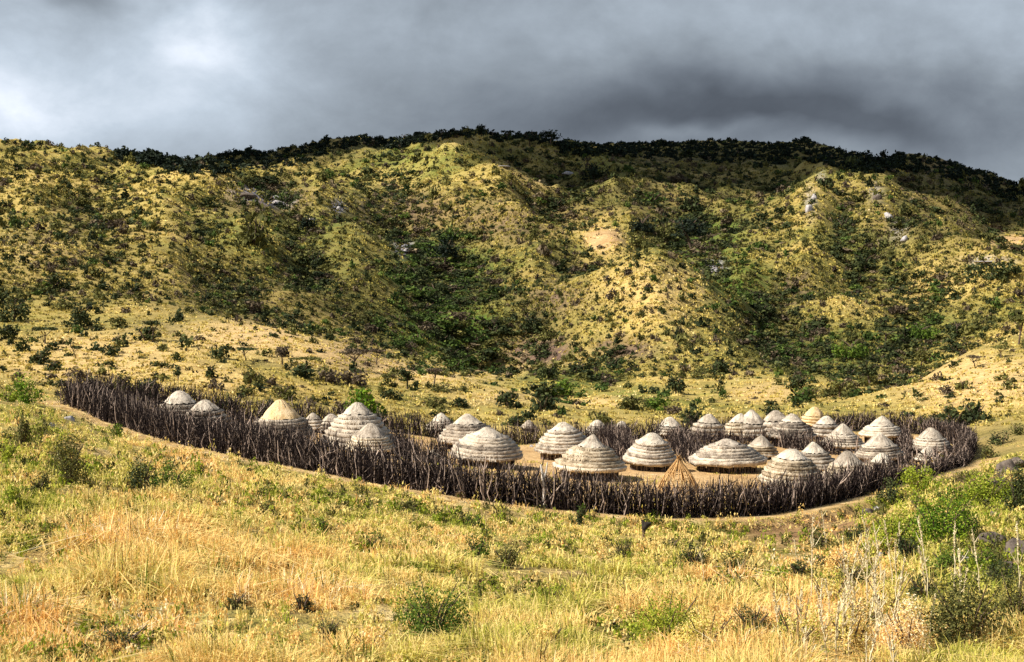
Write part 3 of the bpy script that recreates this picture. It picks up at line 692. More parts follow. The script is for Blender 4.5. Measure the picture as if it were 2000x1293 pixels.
ring_pts = np.concatenate([FR[:, :2], BK[:, :2], FR[:1, :2]])
big = fence('thorn_fence', 'long dark fence of upright thorn sticks curving right round the village', np.concatenate([FR[:, :2], BK[:3, :2]]), 128, 1.88, .40, None, 84)
V, Q, T = sticks(np.concatenate([BK[2:, :2], FR[:1, :2]]), 70, 1.8, .42)
tag(obj('back_brushwood', np_mesh('back_brushwood', V-np.array(big.location), Q, {'tint': T}), M['stick'], big), kind='stuff')
V, Q, T = sticks(FR[:9, :2]+np.array([.3, .9]), 60, 2.15, .5)       # the heap of brush is thicker along its left half
tag(obj('piled_brush', np_mesh('piled_brush', V-np.array(big.location), Q, {'tint': T}), M['stick'], big), kind='stuff')
# the one tall pale forked post
P = hit1(1064, 990); v, q = tube([(0, 0, -.3), (-.04, 0, .8), (-.10, .02, 1.5), (-.2, .05, 2.15)], [.10, .085, .08, .05], 7)
v2, q2 = tube([(-.08, .02, 1.35), (.06, .05, 1.8), (.12, .05, 2.25)], [.06, .05, .025], 6); v, q = join([(v, q), (v2, q2)])
po = obj('pale_post', np_mesh('pale_post', v, q), M['pole_pale'], big); po.location = Vector(P)+Vector((0, -.45, 0))-big.location; tag(po, 'bleached white forked post taller than the sticks round it')
def base_line(lst): return np.array([hit1(px, py, 60) for px, py in lst])
INNER = [
 ([(1192,872),(1212,890),(1236,908)], 1.9, 'short dark stick thicket between the pale pointed hut and the ribbed domed hut'),
 ([(1318,868),(1340,890),(1360,905)], 1.7, 'brown brush fence between the ribbed domed hut and the white banded hut'),
 ([(1350,866),(1400,872),(1450,870),(1505,872)], 1.5, 'dark brush line below the overlapping back row of huts'),
 ([(1520,872),(1570,880),(1630,888),(1690,892)], 1.45, 'dark brush line in front of the biggest back row hut and the golden hut'),
 ([(1762,862),(1772,885),(1766,905)], 1.5, 'dark fence running between the broad skirted hut and the rightmost large hut'),
 ([(770,880),(800,898),(850,905),(878,905)], 1.6, 'inner brush fence left of the large pair of huts'),
 ([(640,860),(700,875),(770,884)], 1.5, 'inner brush line below the big hut with the bright green bush'),
 ([(450,838),(500,850),(540,862)], 1.6, 'inner brush line left of the orange topped hut'),
 ([(1780,900),(1830,903),(1880,900)], 1.1, 'low brush in front of the two small pale cones at the right end'),
 ([(1585,845),(1620,846),(1660,850)], 1.2, 'short brush fence behind the small grey hut beside the golden hut'),
]
for lst, h, lab in INNER: fence('brush_fence', lab, base_line(lst), 62, h, .42, 'brush fences inside the village', 5)

# ------------------------------------------------------------------ hillside scrub
N = 52000
cpx = rng.uniform(-260, 2260, N); cpy = rng.uniform(255, 835, N)
P, ok = hit(cpx, cpy)
r = np.hypot(P[:, 0], P[:, 1])
ok &= (r > 112) & (rng.uniform(size=N) < density(cpx, cpy)*.62*np.where(r < 215, .10, 1)*np.clip(1.25+.26*hollow(P[:, 0], P[:, 1]), .75, 1.9)*(.6+.9*vnoise(P[:, 0]/17, P[:, 1]/17, 31)))
ok &= ~inside(P[:, 0], P[:, 1]) & (seg_dist(P[:, 0], P[:, 1], RING) > 2.5)
P, cpx, cpy, r = P[ok], cpx[ok], cpy[ok], r[ok]
# bushes keep clear of one another, less so in the gullies
ho_ = hollow(P[:, 0], P[:, 1]); cells, keep = {}, np.zeros(len(P), bool)
for i_ in range(len(P)):
    g_ = (2.3 if ho_[i_] < .5 else 1.6)*min(1.6, max(.75, r[i_]/330)); c_ = (int(P[i_, 0]//3), int(P[i_, 1]//3))
    near_ = [j_ for a_ in (-1, 0, 1) for b_ in (-1, 0, 1) for j_ in cells.get((c_[0]+a_, c_[1]+b_), ())]
    if all((P[i_, 0]-P[j_, 0])**2+(P[i_, 1]-P[j_, 1])**2 > g_*g_ for j_ in near_): keep[i_] = True; cells.setdefault(c_, []).append(i_)
P, cpx, cpy, r = P[keep], cpx[keep], cpy[keep], r[keep]
# the same scrub on the slopes the viewer does not look onto
N2 = 4000; th2 = rng.uniform(-.45, .45, N2); r2 = np.exp(rng.uniform(math.log(130), math.log(700), N2)); x2, y2 = r2*np.sin(th2), r2*np.cos(th2)
P2 = np.stack([x2, y2, ground(x2, y2)], 1); qx, qy = project(P2); H2, _ = hit(qx, qy)
hid = np.hypot(H2[:, 0], H2[:, 1]) < r2-8
P2 = P2[hid]; cpx = np.concatenate([cpx, qx[hid]]); cpy = np.concatenate([cpy, qy[hid]+3000]); r = np.concatenate([r, r2[hid]]); P = np.concatenate([P, P2])
n = len(P)
width = np.exp(rng.normal(math.log(2.2), .36, n))*np.clip(r/330, .62, 1.7)**.75
hgt = width*rng.uniform(.36, .70, n)
py_d = np.where(cpy > 2500, cpy-3000, cpy)
dk = density(cpx, py_d)
u = rng.uniform(size=n)
kind = np.where(u < .54+.15*(dk-.5), 0, np.where(u < .80, 1, np.where(u < .94, 2, 3)))     # dark, olive, dry, green
green_z = np.exp(-((cpx-870)/120)**2-((py_d-640)/75)**2)+np.exp(-((cpx-870)/120)**2-((py_d-510)/50)**2)+.7*np.exp(-((cpx-1440)/90)**2-((py_d-560)/60)**2)+.5*np.exp(-((cpx-1650)/160)**2-((py_d-690)/50)**2)+.7*np.exp(-((cpx-1100)/110)**2-((py_d-750)/35)**2)
kind = np.where(rng.uniform(size=n) < .55*green_z, 3, kind)
width *= 1+.55*np.clip(green_z, 0, 1)+.35*np.exp(-((cpx-1350)/130)**2-((py_d-460)/60)**2)
hl_ = hollow(P[:, 0], P[:, 1]); width *= np.clip(1+.22*hl_, .75, 1.6); kind = np.where((hl_ < -.6) & (kind == 0) & (rng.uniform(size=n) < .5), 1, kind)
in_view = (cpy < 2500) & (cpx > 5) & (cpx < 1995)
score = np.where(in_view, width/r, 0)
big_idx = np.argsort(-score)[:215]
bigm = np.zeros(n, bool); bigm[big_idx] = True
KM = ['dark_leaf', 'olive_leaf', 'dry_leaf', 'gully_leaf']
KN = ['scrub', 'scrub', 'thorn_scrub', 'green_scrub']
for k in range(4):
    tmpl = [leaf_cloud(96, (1, 1, 1), .19, 'round', 9) for _ in range(7)]
    m = (kind == k) & ~bigm
    pos = P[m]-np.array([0, 0, .08]); sc = np.stack([width[m]/2, hgt[m]*1.0], 1)
    V, T = merge_copies(tmpl, pos, sc, rng.uniform(0, 6.28, m.sum()), rng.integers(0, 7, m.sum()), rng.normal(size=m.sum())*.13)
    o = obj(['dark_scrub', 'olive_scrub', 'dry_scrub', 'green_scrub'][k], np_mesh('scrub', V, quad_faces(len(V)), {'tint': T}), M[KM[k]])
    tag(o, ['far small dark bushes scattered over all the hillsides', 'far small olive green bushes scattered over the hillsides', 'far small brown leafless thorn bushes scattered over the hillsides', 'far small fresh green bushes in the gullies of the hills'][k], 'scrub', kind='stuff')
# ankle high scrub between the bushes
N = 30000
sx = rng.uniform(-230, 2230, N); sy = rng.uniform(262, 800, N); SP, ok = hit(sx, sy); sr = np.hypot(SP[:, 0], SP[:, 1])
ok &= (sr > 115) & (sr < 720) & ~inside(SP[:, 0], SP[:, 1]) & (rng.uniform(size=N) < density(sx, sy)*np.where(sr < 215, .16, 1)*np.clip(.8+.15*hollow(SP[:, 0], SP[:, 1]), .45, 1.1))
SP, sr = SP[ok], sr[ok]; m_ = len(SP); sw = np.exp(rng.normal(math.log(.85), .35, m_))*np.clip(sr/330, .45, 1.5)
for nm, mt, sel in (('low_scrub', 'olive_leaf', rng.uniform(size=m_) < .62), ('low_thorn_scrub', 'dry_leaf', None)):
    if sel is not None: sel0 = sel
    else: sel = ~sel0
    tmpl = [leaf_cloud(26, (1, 1, 1), .30, 'round', 5) for _ in range(6)]
    V, T = merge_copies(tmpl, SP[sel], np.stack([sw[sel]/2, sw[sel]*rng.uniform(.4, .8, sel.sum())], 1), rng.uniform(0, 6.28, sel.sum()), rng.integers(0, 6, sel.sum()), rng.normal(size=sel.sum())*.18)
    tag(obj(nm, np_mesh(nm, V, quad_faces(len(V)), {'tint': T}), M[mt]), 'tiny %s scrub between the bushes of the hillsides' % ('olive' if mt == 'olive_leaf' else 'brown'), 'scrub', kind='stuff')
# individuals
ZONES = [
 (lambda x, y, d: d < 222 and x > 1650 and y > 620, 'the right straw slope'),
 (lambda x, y, d: d < 222 and x < 470 and y > 590, 'the straw slope behind the fence end'),
 (lambda x, y, d: d < 205 and y > 640 and x < 900, 'the spur behind the left huts'),
 (lambda x, y, d: d < 205 and y > 640, 'the grass behind the back fence'),
 (lambda x, y, d: x < 480 and y < 440, 'the high left slope'),
 (lambda x, y, d: x < 480, 'the middle left hillside'),
 (lambda x, y, d: x < 1000 and y < 450, 'the central hill face'),
 (lambda x, y, d: x < 760 and y >= 450, 'the central scrub belt'),
 (lambda x, y, d: x < 1010, 'the green central gully'),
 (lambda x, y, d: 1120 < x < 1480 and 490 < y < 690, 'the round grassy knob'),
 (lambda x, y, d: x < 1480 and y <= 490, 'the slope above the knob'),
 (lambda x, y, d: x <= 1180, 'the slope beside the knob'),
 (lambda x, y, d: x >= 1480 and y < 480, 'the upper right slope'),
 (lambda x, y, d: x >= 1480 and y < 640, 'the middle right slope'),
 (lambda x, y, d: True, 'the far valley floor'),
]
def zone(x, y, d): return next(s for f, s in ZONES if f(x, y, d))
ORD = ['leftmost', 'second', 'third', 'fourth', 'fifth', 'sixth', 'seventh', 'eighth', 'ninth', 'tenth', 'eleventh', 'twelfth', 'thirteenth', 'fourteenth', 'fifteenth', 'sixteenth', 'seventeenth', 'eighteenth', 'nineteenth', 'twentieth']
def ordinal(i, m):
    if m == 1: return 'only'
    if i == 0: return 'leftmost'
    if i == m-1: return 'rightmost'
    if i <= (m-1)/2: return ORD[min(i, 19)]+' from left'
    return ORD[min(m-1-i, 19)]+' from right'
def ordinals(items):
    """items: list of (key phrase, px, object); labels every object by its place in its own group"""
    by = {}
    for key, px, o in items: by.setdefault(key, []).append((px, o))
    for key, lst in by.items():
        lst.sort(key=lambda t: t[0])
        for i, (px, o) in enumerate(lst):
            w = ordinal(i, len(lst))
            o['label'] = ('only '+key[0] if w == 'only' else w+' of '+key[1])+' on '+key[2]
BD = [('larger dark round bush', 'larger dark round bushes'), ('larger olive bush', 'larger olive bushes'), ('larger brown thorn bush', 'larger brown thorn bushes'), ('larger fresh green bush', 'larger fresh green bushes')]
ind_mesh = {}
stem_meshes = []
for i in range(5):
    ps = []
    for j in range(5):
        a = j*1.257+rng.uniform(0, .8); ps.append(tube([(0, 0, -.12), (math.cos(a)*.2, math.sin(a)*.2, .3), (math.cos(a)*.5, math.sin(a)*.5, .68)], [.05, .04, .015], 4))
    v, q = join(ps); stem_meshes.append(np_mesh('stems', v, q))
for k in range(4):
    ind_mesh[k] = []
    for i in range(5):
        v, t = leaf_cloud(340, (1, 1, 1), .11, 'round', 14); me = np_mesh('bush', v, quad_faces(len(v)), {'tint': t}); me.materials.append(M[KM[k]]); ind_mesh[k].append(me)
for me in stem_meshes: me.materials.append(M['bark'])
items = []
for i in big_idx:
    k = int(kind[i])
    root = empty('hillside_bush', tuple(P[i])); tag(root, None, 'bush', 'larger bushes on the hillsides')
    root.scale = (width[i]/2, width[i]/2, hgt[i]); root.rotation_euler.z = rng.uniform(0, 6.28)
    f = bpy.data.objects.new('foliage', ind_mesh[k][rng.integers(0, 5)]); COL.objects.link(f); f.parent = root
    s = bpy.data.objects.new('stems', stem_meshes[rng.integers(0, 5)]); COL.objects.link(s); s.parent = root
    items.append(((BD[k][0], BD[k][1], zone(cpx[i], py_d[i], r[i])), cpx[i], root))
ordinals(items)

# ------------------------------------------------------------------ trees
def tree(name, px, py, w, h, shape, mat, label, group, cat='tree', near=None, nq=None, trunk=True, P=None):
    P = hit1(px, py, near) if P is None else P
    k = F/math.hypot(P[0], P[1]); W_, H_ = w/k, h/k
    nq = nq or int(np.clip(w*h/4.0, 90, 700))
    root = empty(name, tuple(P)); tag(root, label, cat, group)
    rz = {'flat': .36, 'round': .66, 'cone': .92, 'bush': .95}[shape]*H_
    v, t = leaf_cloud(nq, (W_/2, W_/2, rz), 1.25*math.sqrt(W_*rz/nq)+.03, 'round' if shape == 'bush' else shape, 14)
    v[:, 2] += H_-rz
    obj('crown', np_mesh('crown', v, quad_faces(len(v)), {'tint': t}), M[mat], root)
    if trunk:
        tv, tq = trunk_parts(H_, max(.05, .022*H_+.012*W_), W_/2); obj('trunk', np_mesh('trunk', tv, tq), M['bark'], root)
    return root
T1 = 'acacias and bushes of the lower slopes'
TREES = [
 (157,640,62,46,'bush','dark_leaf','big dark spreading bush on the straw slope above the fence end'),
 (88,672,56,36,'flat','dark_leaf','dark flat topped tree below left of the big spreading bush'),
 (28,628,70,50,'bush','dark_leaf','dark leafy tree at the left edge of the straw slope'),
 (12,662,46,34,'bush','dark_leaf','dark bush at the left edge just below the leafy tree'),
 (299,668,38,46,'flat','dark_leaf','slender dark acacia with a clear trunk above the leftmost huts'),
 (232,640,40,30,'bush','olive_leaf','olive bush between the big spreading bush and the slender acacia'),
 (148,700,30,26,'flat','dark_leaf','small dark flat topped acacia on the bare straw slope at left'),
 (70,712,38,22,'bush','dark_leaf','low dark bush near the lower left of the straw slope'),
 (105,724,36,24,'bush','dark_leaf','low dark bush just right below another low bush at left'),
 (215,694,34,26,'bush','dark_leaf','dark bush above the left end of the thorn fence'),
 (348,742,20,28,'round','dark_leaf','thin upright dark shrub on the pale patch above the leftmost hut'),
 (412,738,30,28,'bush','dark_leaf','dark bush on the pale patch right of the thin upright shrub'),
 (430,700,46,30,'bush','dark_leaf','dark leaning bush on the crest above the orange topped hut'),
 (480,704,50,28,'flat','dark_leaf','flat dark acacia on the spur crest above the orange topped hut'),
 (552,712,34,46,'round','dry_leaf','tall brown bush on the spur above the orange topped hut'),
 (598,724,70,30,'flat','olive_leaf','broad olive acacia on the spur left of the bright green bush'),
 (690,722,86,44,'flat','dry_leaf','broad brown flat topped acacia above the bright green bush'),
 (735,712,44,34,'flat','dry_leaf','brown acacia right of the broad brown one on the spur'),
 (795,760,42,50,'round','dark_leaf','dark rounded tree alone on the spur right of the bright green bush'),
 (848,758,36,44,'flat','dry_leaf','brown thin acacia right of the dark rounded tree on the spur'),
 (1000,778,26,20,'bush','dark_leaf','small dark bush on the bare lower end of the near spur'),
 (1040,650,66,46,'bush','dark_leaf','big dark tree above the bare purple scarp'),
 (965,648,32,36,'bush','dark_leaf','dark tree between the green gully and the purple scarp'),
 (868,525,72,66,'round','pine_leaf','tall dark conical tree over the green gully'),
 (1350,485,84,72,'round','pine_leaf','large black green tree mass right above the round knob'),
 (1255,455,60,44,'bush','pine_leaf','black green tree left of the large tree mass above the knob'),
 (1160,352,64,44,'bush','pine_leaf','dark tree clump below the right end of the central summit'),
 (1070,742,60,36,'bush','dark_leaf','dark spreading tree at the foot of the purple scarp'),
 (1100,770,80,36,'bush','green_leaf','green bush at the end of the gully behind the domed hut'),
 (1235,800,70,34,'bush','olive_leaf','grey olive thicket tree where the near spur ends'),
 (1285,800,60,30,'bush','green_leaf','green bush above the small round back row hut'),
 (1320,770,56,40,'bush','dark_leaf','dark bush at the foot of the round knob'),
 (1410,730,46,36,'bush','dark_leaf','dark bush on the lower right face of the round knob'),
 (1500,700,60,34,'bush','dark_leaf','wide dark bush in the valley right of the knob'),
 (1560,760,70,34,'bush','dark_leaf','wide dark bush on the valley floor above the golden hut'),
 (1640,775,90,42,'bush','olive_leaf','wide grey green bush in the valley above the right back fence'),
 (1660,700,90,46,'bush','green_leaf','wide green tree on the valley floor before the right slope'),
 (1730,672,70,36,'flat','dark_leaf','dark flat crowned tree in the valley left of the bare right slope'),
 (1800,662,80,34,'bush','green_leaf','long green bush line tree behind the crest of the right slope'),
 (1870,655,70,36,'bush','dark_leaf','dark tree behind the crest of the right straw slope'),
 (1700,752,50,54,'round','dark_leaf','dark upright tree at the foot of the right straw slope'),
 (1955,700,50,26,'flat','olive_leaf','small flat topped thorn tree high on the right straw slope'),
 (1990,672,46,58,'flat','olive_leaf','thin tall acacia at the right edge on the straw slope crest'),
 (1905,718,40,26,'flat','dry_leaf','little leafless thorn tree on the right straw slope'),
 (1800,722,30,50,'round','olive_leaf','thin upright shrub on the left end of the right slope crest'),
 (1880,760,40,22,'bush','olive_leaf','low olive bush in the middle of the right straw slope'),
 (1975,760,34,24,'bush','olive_leaf','low olive bush by the right edge of the straw slope'),
 (1940,545,120,44,'bush','dark_leaf','dark tree belt piece below the pale bare patch at right'),
 (1850,770,36,20,'bush','dry_leaf','low brown shrub above the curve of the right back fence'),
 (240,770,64,46,'bush','olive_leaf','olive green shrub standing behind the left end of the thorn fence'),
 (1690,530,60,40,'bush','dark_leaf','dark tree below the foot of the right rock rib'),
 (600,450,50,34,'bush','pine_leaf','dark tree on the central hill under the pale rocks'),
 (1600,640,40,30,'bush','dark_leaf','dark bush low on the right hillside above the wide green tree'),
]
for px, py, w, h, shp, mt, lab in TREES: tree('bush' if shp == 'bush' else 'tree', px, py, w, h, shp, mt, lab, T1, 'bush' if shp == 'bush' else 'tree')
# bright green bush behind the big hut
tree('bush', 708, 822, 92, 74, 'bush', 'vivid_leaf', 'vivid green round bush rising behind the top of the big ribbed hut', None, 'bush', near=114, nq=800)
# skyline trees, lone and in clumps
SKY = [(80,291,12,20,'round','lone slim tree on the bare left skyline'),(107,299,8,9,'round','small bush right of the lone slim tree on the left skyline'),(12,277,14,9,'bush','low bush at the left end of the skyline'),(28,281,12,10,'bush','second low bush from the left end of the skyline'),
 (45,286,10,8,'bush','third low bush from the left end of the skyline'),(430,312,18,16,'round','small rounded tree at the left of the dark ridge forest'),(940,266,34,27,'cone','tallest pointed tree on the central summit'),(862,268,32,20,'round','rounded tree left on the central summit'),
 (893,268,22,17,'round','smaller rounded tree between two others on the central summit'),(990,272,46,20,'flat','flat topped tree just right of the tallest summit tree'),(1035,285,46,30,'round','dark broad tree at the right end of the central summit'),
 (1075,282,56,34,'round','darkest rounded tree clump at the right end of the central summit'),(740,278,30,18,'round','rounded tree at the left flank of the central summit'),(690,282,34,16,'bush','low dark tree left of the central summit'),
 (790,274,36,17,'bush','broad low tree midway on the left flank of the summit'),(825,270,34,15,'bush','broad low tree left beside the summit trees'),(965,270,26,18,'bush','low tree between the tallest and the flat topped summit trees'),(915,268,24,14,'bush','low bush under the left side of the tallest summit tree'),
 (1652,303,8,15,'cone','first thin upright tree on the right far ridge'),(1664,304,7,13,'cone','second thin upright tree on the right far ridge'),(1675,306,7,11,'cone','third thin upright tree on the right far ridge'),(1725,309,22,17,'round','rounded tree on the right ridge dip'),
 (1746,311,12,13,'round','middle little tree on the right ridge dip'),(1764,312,10,11,'round','right little tree on the right ridge dip'),(1815,319,30,11,'bush','low tree on the descending right skyline'),(1880,332,22,13,'bush','dark tree halfway down the right skyline'),
 (1905,340,22,13,'bush','dark tree lower on the right skyline'),(1945,353,24,12,'bush','dark tree near the right end of the skyline'),(1975,362,24,13,'bush','last dark tree at the right end of the skyline')]
def skyline(px):
    # highest ground point on a bearing
    Y = MARCH[MARCH > 200]; x = (px-CX)/F*Y/cp
    zz = ground(x, Y); s = (zz-CAMZ)/Y; i = s.argmax(); return np.array([x[i], Y[i], zz[i]])
for px, py, w, h, shp, lab in SKY:
    P0 = skyline(px); P1, ok1 = hit([px], [py+1]); P0 = P1[0] if ok1[0] else P0
    tree('bush' if shp == 'bush' else 'tree', px, py, w, h, shp, 'pine_leaf', lab, 'trees along the skyline', 'bush' if shp == 'bush' else 'tree', P=P0, trunk=h > 14)
# ridge forest as one mass
pts = []
def strip(n, x0, x1, drop, w0, w1):
    for i in range(n):
        px = rng.uniform(x0, x1); S = skyline(px); q = project(S)[1][0]
        dy = rng.uniform(0, 1)**1.5*drop(px)
        if dy < 1.5: Pp = S
        else:
            Pp, o = hit([px], [q+dy]); Pp = Pp[0]
            if not o[0]: continue
        pts.append((*Pp, rng.uniform(w0, w1)*math.exp(rng.normal()*.28)))
strip(850, 225, 860, lambda x: 14+26*math.exp(-((x-520)/170)**2), 2.0, 4.0)
strip(170, 860, 1110, lambda x: 9, 2, 3.6)
strip(1900, 1095, 1760, lambda x: 22+24*math.exp(-((x-1480)/190)**2), 2.2, 4.2)
strip(600, 1740, 2250, lambda x: 34, 2.0, 4)
pts = np.array(pts)
tm = [leaf_cloud(80, (1, 1, 1), .25, 'round', 9) for _ in range(6)]
V, T = merge_copies(tm, pts[:, :3]-np.array([0, 0, .3]), np.stack([pts[:, 3]/2, pts[:, 3]*rng.uniform(.38, .68, len(pts))], 1), rng.uniform(0, 6, len(pts)), rng.integers(0, 6, len(pts)), rng.normal(size=len(pts))*.1)
tag(obj('forest', np_mesh('forest', V, quad_faces(len(V)), {'tint': T}), M['pine_leaf']), 'dark evergreen forest along the far ridge tops', 'forest', kind='stuff')
#EXEC3
# ------------------------------------------------------------------ foreground shrubs
SHRUBS = [
 # px, base py, w, h, material, quads, label
 (50,786,72,50,'vivid_leaf','bright green bush at the left edge above the start of the fence'),
 (14,784,40,30,'lime_leaf','yellow green bush cut by the left edge beside the bright green bush'),
 (45,880,36,78,'olive_leaf','tall thin green shrub at the left below the bright green bush'),
 (135,945,84,98,'olive_leaf','big dark rounded shrub in front of the left end of the fence'),
 (20,905,44,50,'lime_leaf','yellow green shrub at the left edge below the tall thin shrub'),
 (28,1000,60,60,'lime_leaf','loose yellow green shrub at the left edge in the long grass'),
 (75,965,50,40,'olive_leaf','olive shrub left below the big dark rounded shrub'),
 (280,965,74,70,'dark_leaf','dark shrub right of the big rounded shrub on the slope'),
 (335,962,90,66,'green_leaf','green spreading shrub joined to the dark shrub on the slope'),
 (232,852,34,26,'green_leaf','little green shrub at the foot of the fence near its left end'),
 (730,1078,44,42,'green_leaf','small green shrub alone in the short grass at centre left'),
 (845,1245,180,112,'green_leaf','large feathery green bush in the lower middle of the slope'),
 (930,1092,60,50,'green_leaf','green bush on the middle slope left of a darker olive bush'),
 (990,1110,76,46,'olive_leaf','olive bush joined to the right of the green bush on the middle slope'),
 (1132,1032,26,44,'dark_leaf','small dark upright shrub below the bleached white fence post'),
 (925,1030,50,26,'green_leaf','low green plant on the slope below the large pair of huts'),
 (800,1000,60,26,'olive_leaf','low olive plant close to the front fence at centre left'),
 (1355,1108,60,50,'dark_leaf','dark green round shrub on the slope right of centre'),
 (1435,1130,84,54,'olive_leaf','olive shrub right beside the dark green round shrub'),
 (1215,1090,56,40,'olive_leaf','faded olive shrub below the fence at centre'),
 (1310,1075,50,30,'olive_leaf','low olive shrub left above the dark green round shrub'),
 (1170,1296,46,46,'green_leaf','fern like green plant at the bottom edge right of centre'),
 (590,1196,44,40,'dark_leaf','small dark green plant in the gold grass'),
 (640,1250,60,40,'olive_leaf','low olive plant in the gold grass near the bottom'),
 (240,1270,110,44,'dark_leaf','low dark creeping plant at the lower left'),
 (460,1190,50,34,'olive_leaf','small olive plant between the gold grass tufts at left'),
 (1300,1270,150,110,'lime_leaf','pale lime bush at the bottom edge right of centre'),
 (1800,970,90,60,'lime_leaf','bright yellow green bush right at the fence corner'),
 (1740,985,60,52,'dark_leaf','dark green bush against the right end of the front fence'),
 (1930,985,120,62,'lime_leaf','yellow bush on the bank at the right under the bare dirt slope'),
 (1835,1065,150,100,'vivid_leaf','biggest bright green bush on the right bank'),
 (1745,1075,100,66,'lime_leaf','yellow green bush left of the biggest bright green bush'),
 (1850,1120,80,50,'green_leaf','dark leaved green bush below the biggest bright green bush'),
 (1775,1098,50,50,'dark_leaf','dark bush below the yellow green bush on the right bank'),
 (1985,1000,50,90,'dark_leaf','dark bush cut by the right edge above the rocks'),
 (1915,1112,66,42,'green_leaf','small green bush between the dark rocks at right'),
 (1890,1275,190,150,'olive_leaf','large olive bush at the lower right'),
 (1985,1230,80,110,'olive_leaf','olive bush cut by the lower right edge'),
 (1800,1180,60,60,'dark_leaf','dark shrub left above the large olive bush'),
 (1535,1275,60,80,'green_leaf','narrow dark green plant among the pale stalks'),
 (1600,1075,60,40,'olive_leaf','olive shrub on the cut bank below the track'),
 (1560,1130,50,36,'dark_leaf','small dark shrub on the bare brown bank'),
 (1660,1150,70,60,'olive_leaf','olive shrub behind the tallest pale stalks'),
 (1470,1245,110,70,'olive_leaf','faded olive bush left of the pale stalks at the bottom'),
 (1010,1285,80,44,'green_leaf','low green plant at the bottom edge near the middle'),
 (390,935,40,34,'lime_leaf','lime shrub right of the green spreading shrub'),
 (1275,1010,36,16,'green_leaf','green weed at the foot of the front fence at centre'),
 (1955,868,46,26,'dark_leaf','dark low bush on the bank right of the fence end'),
 (1990,850,40,26,'olive_leaf','olive bush on the bank by the right edge above the slabs'),
 (1930,895,40,24,'olive_leaf','olive low bush right beside the fence end'),
 (1960,975,70,50,'dark_leaf','dark bush on the right bank between the yellow bush and the boulders'),
 (1890,1050,60,46,'dark_leaf','dark bush squeezed between the biggest bright bush and the large boulder'),
 (1955,1160,90,60,'dark_leaf','dark low bush below the boulders at the right edge'),
 (1680,1062,60,36,'dark_leaf','dark shrub under the end of the cut bank'),
 (1610,1110,44,30,'olive_leaf','small olive shrub on the brown bank behind the tallest stalks'),
 (1690,1235,80,60,'olive_leaf','olive shrub among the pale stalks near the bottom'),
 (520,1010,46,34,'olive_leaf','olive plant in the short grass right of the gold grass top'),
 (620,1035,60,26,'green_leaf','low green plant in the short grass left of the small lone green shrub'),
 (180,1120,44,34,'lime_leaf','yellow green plant in the gold grass below the big dark rounded shrub'),
 (1080,1180,70,44,'lime_leaf','yellow green bush in the middle of the lower slope'),
 (1140,1010,30,30,'green_leaf','green weed at the foot of the fence right of the white post'),
]
SG = 'shrubs on the near slope'
DRY = [(1560,1296,110,120,'pale dry bush at the bottom edge left among the stalks'),(1660,1300,120,130,'pale dry bush at the bottom edge under the tallest stalks'),(1770,1290,100,110,'pale dry bush left of the large olive bush'),(1620,1200,90,80,'straw coloured bush in the middle of the pale stalks'),
 (1735,1215,90,80,'straw coloured bush right among the pale stalks'),(1500,1180,80,60,'dry yellow bush left of the pale stalks'),(1380,1285,130,100,'pale yellow bush right of the pale lime bush at the bottom'),(1240,1180,90,50,'dry yellow bush in the middle of the slope right of centre'),
 (1330,1180,80,46,'dry yellow bush below the dark green round shrub'),(1640,1120,70,50,'dry straw bush on the brown bank'),(1060,1290,90,70,'dry gold bush at the bottom edge near the middle'),(720,1290,110,70,'dry gold bush at the bottom edge left of the large feathery bush')]
SHRUBS += [(a, b_, c, d, 'grass', l) for a, b_, c, d, l in DRY]
for px, py, w, h, mt, lab in SHRUBS:
    P = hit1(px, py); k = F/math.hypot(P[0], P[1]); q_ = 1.06 if px > 1690 else 1; W_, H_ = 1.1*q_*w/k, 1.22*q_*h/k
    root = empty('shrub', tuple(P)); tag(root, lab, 'shrub', SG)
    nq = int(np.clip(w*h/2.4, 320, 5200))
    lf = math.sqrt(W_*H_/nq)*1.05
    v, t = leaf_cloud(nq, (W_/2, W_/2, H_*.95), min(lf*1.1, .085), 'round', int(np.clip(w/4, 9, 34)))
    if mt == 'grass': t = np.clip(.62+(t-.5)*.7+rng.normal()*.1, .3, 1)
    obj('foliage', np_mesh('foliage', v, quad_faces(len(v)), {'tint': t}), M[mt], root)
    ps = []
    for j in range(9):
        a = j*.7+rng.uniform(0, .6); f = rng.uniform(.5, .95)
        ps.append(tube([(0, 0, -.15), (math.cos(a)*W_*.16, math.sin(a)*W_*.16, H_*.4), (math.cos(a)*W_*.42*f, math.sin(a)*W_*.42*f, H_*.85*f)], [.022, .016, .006], 4))
    sv, sq = join(ps); obj('stems', np_mesh('stems', sv, sq), M['bark'], root)

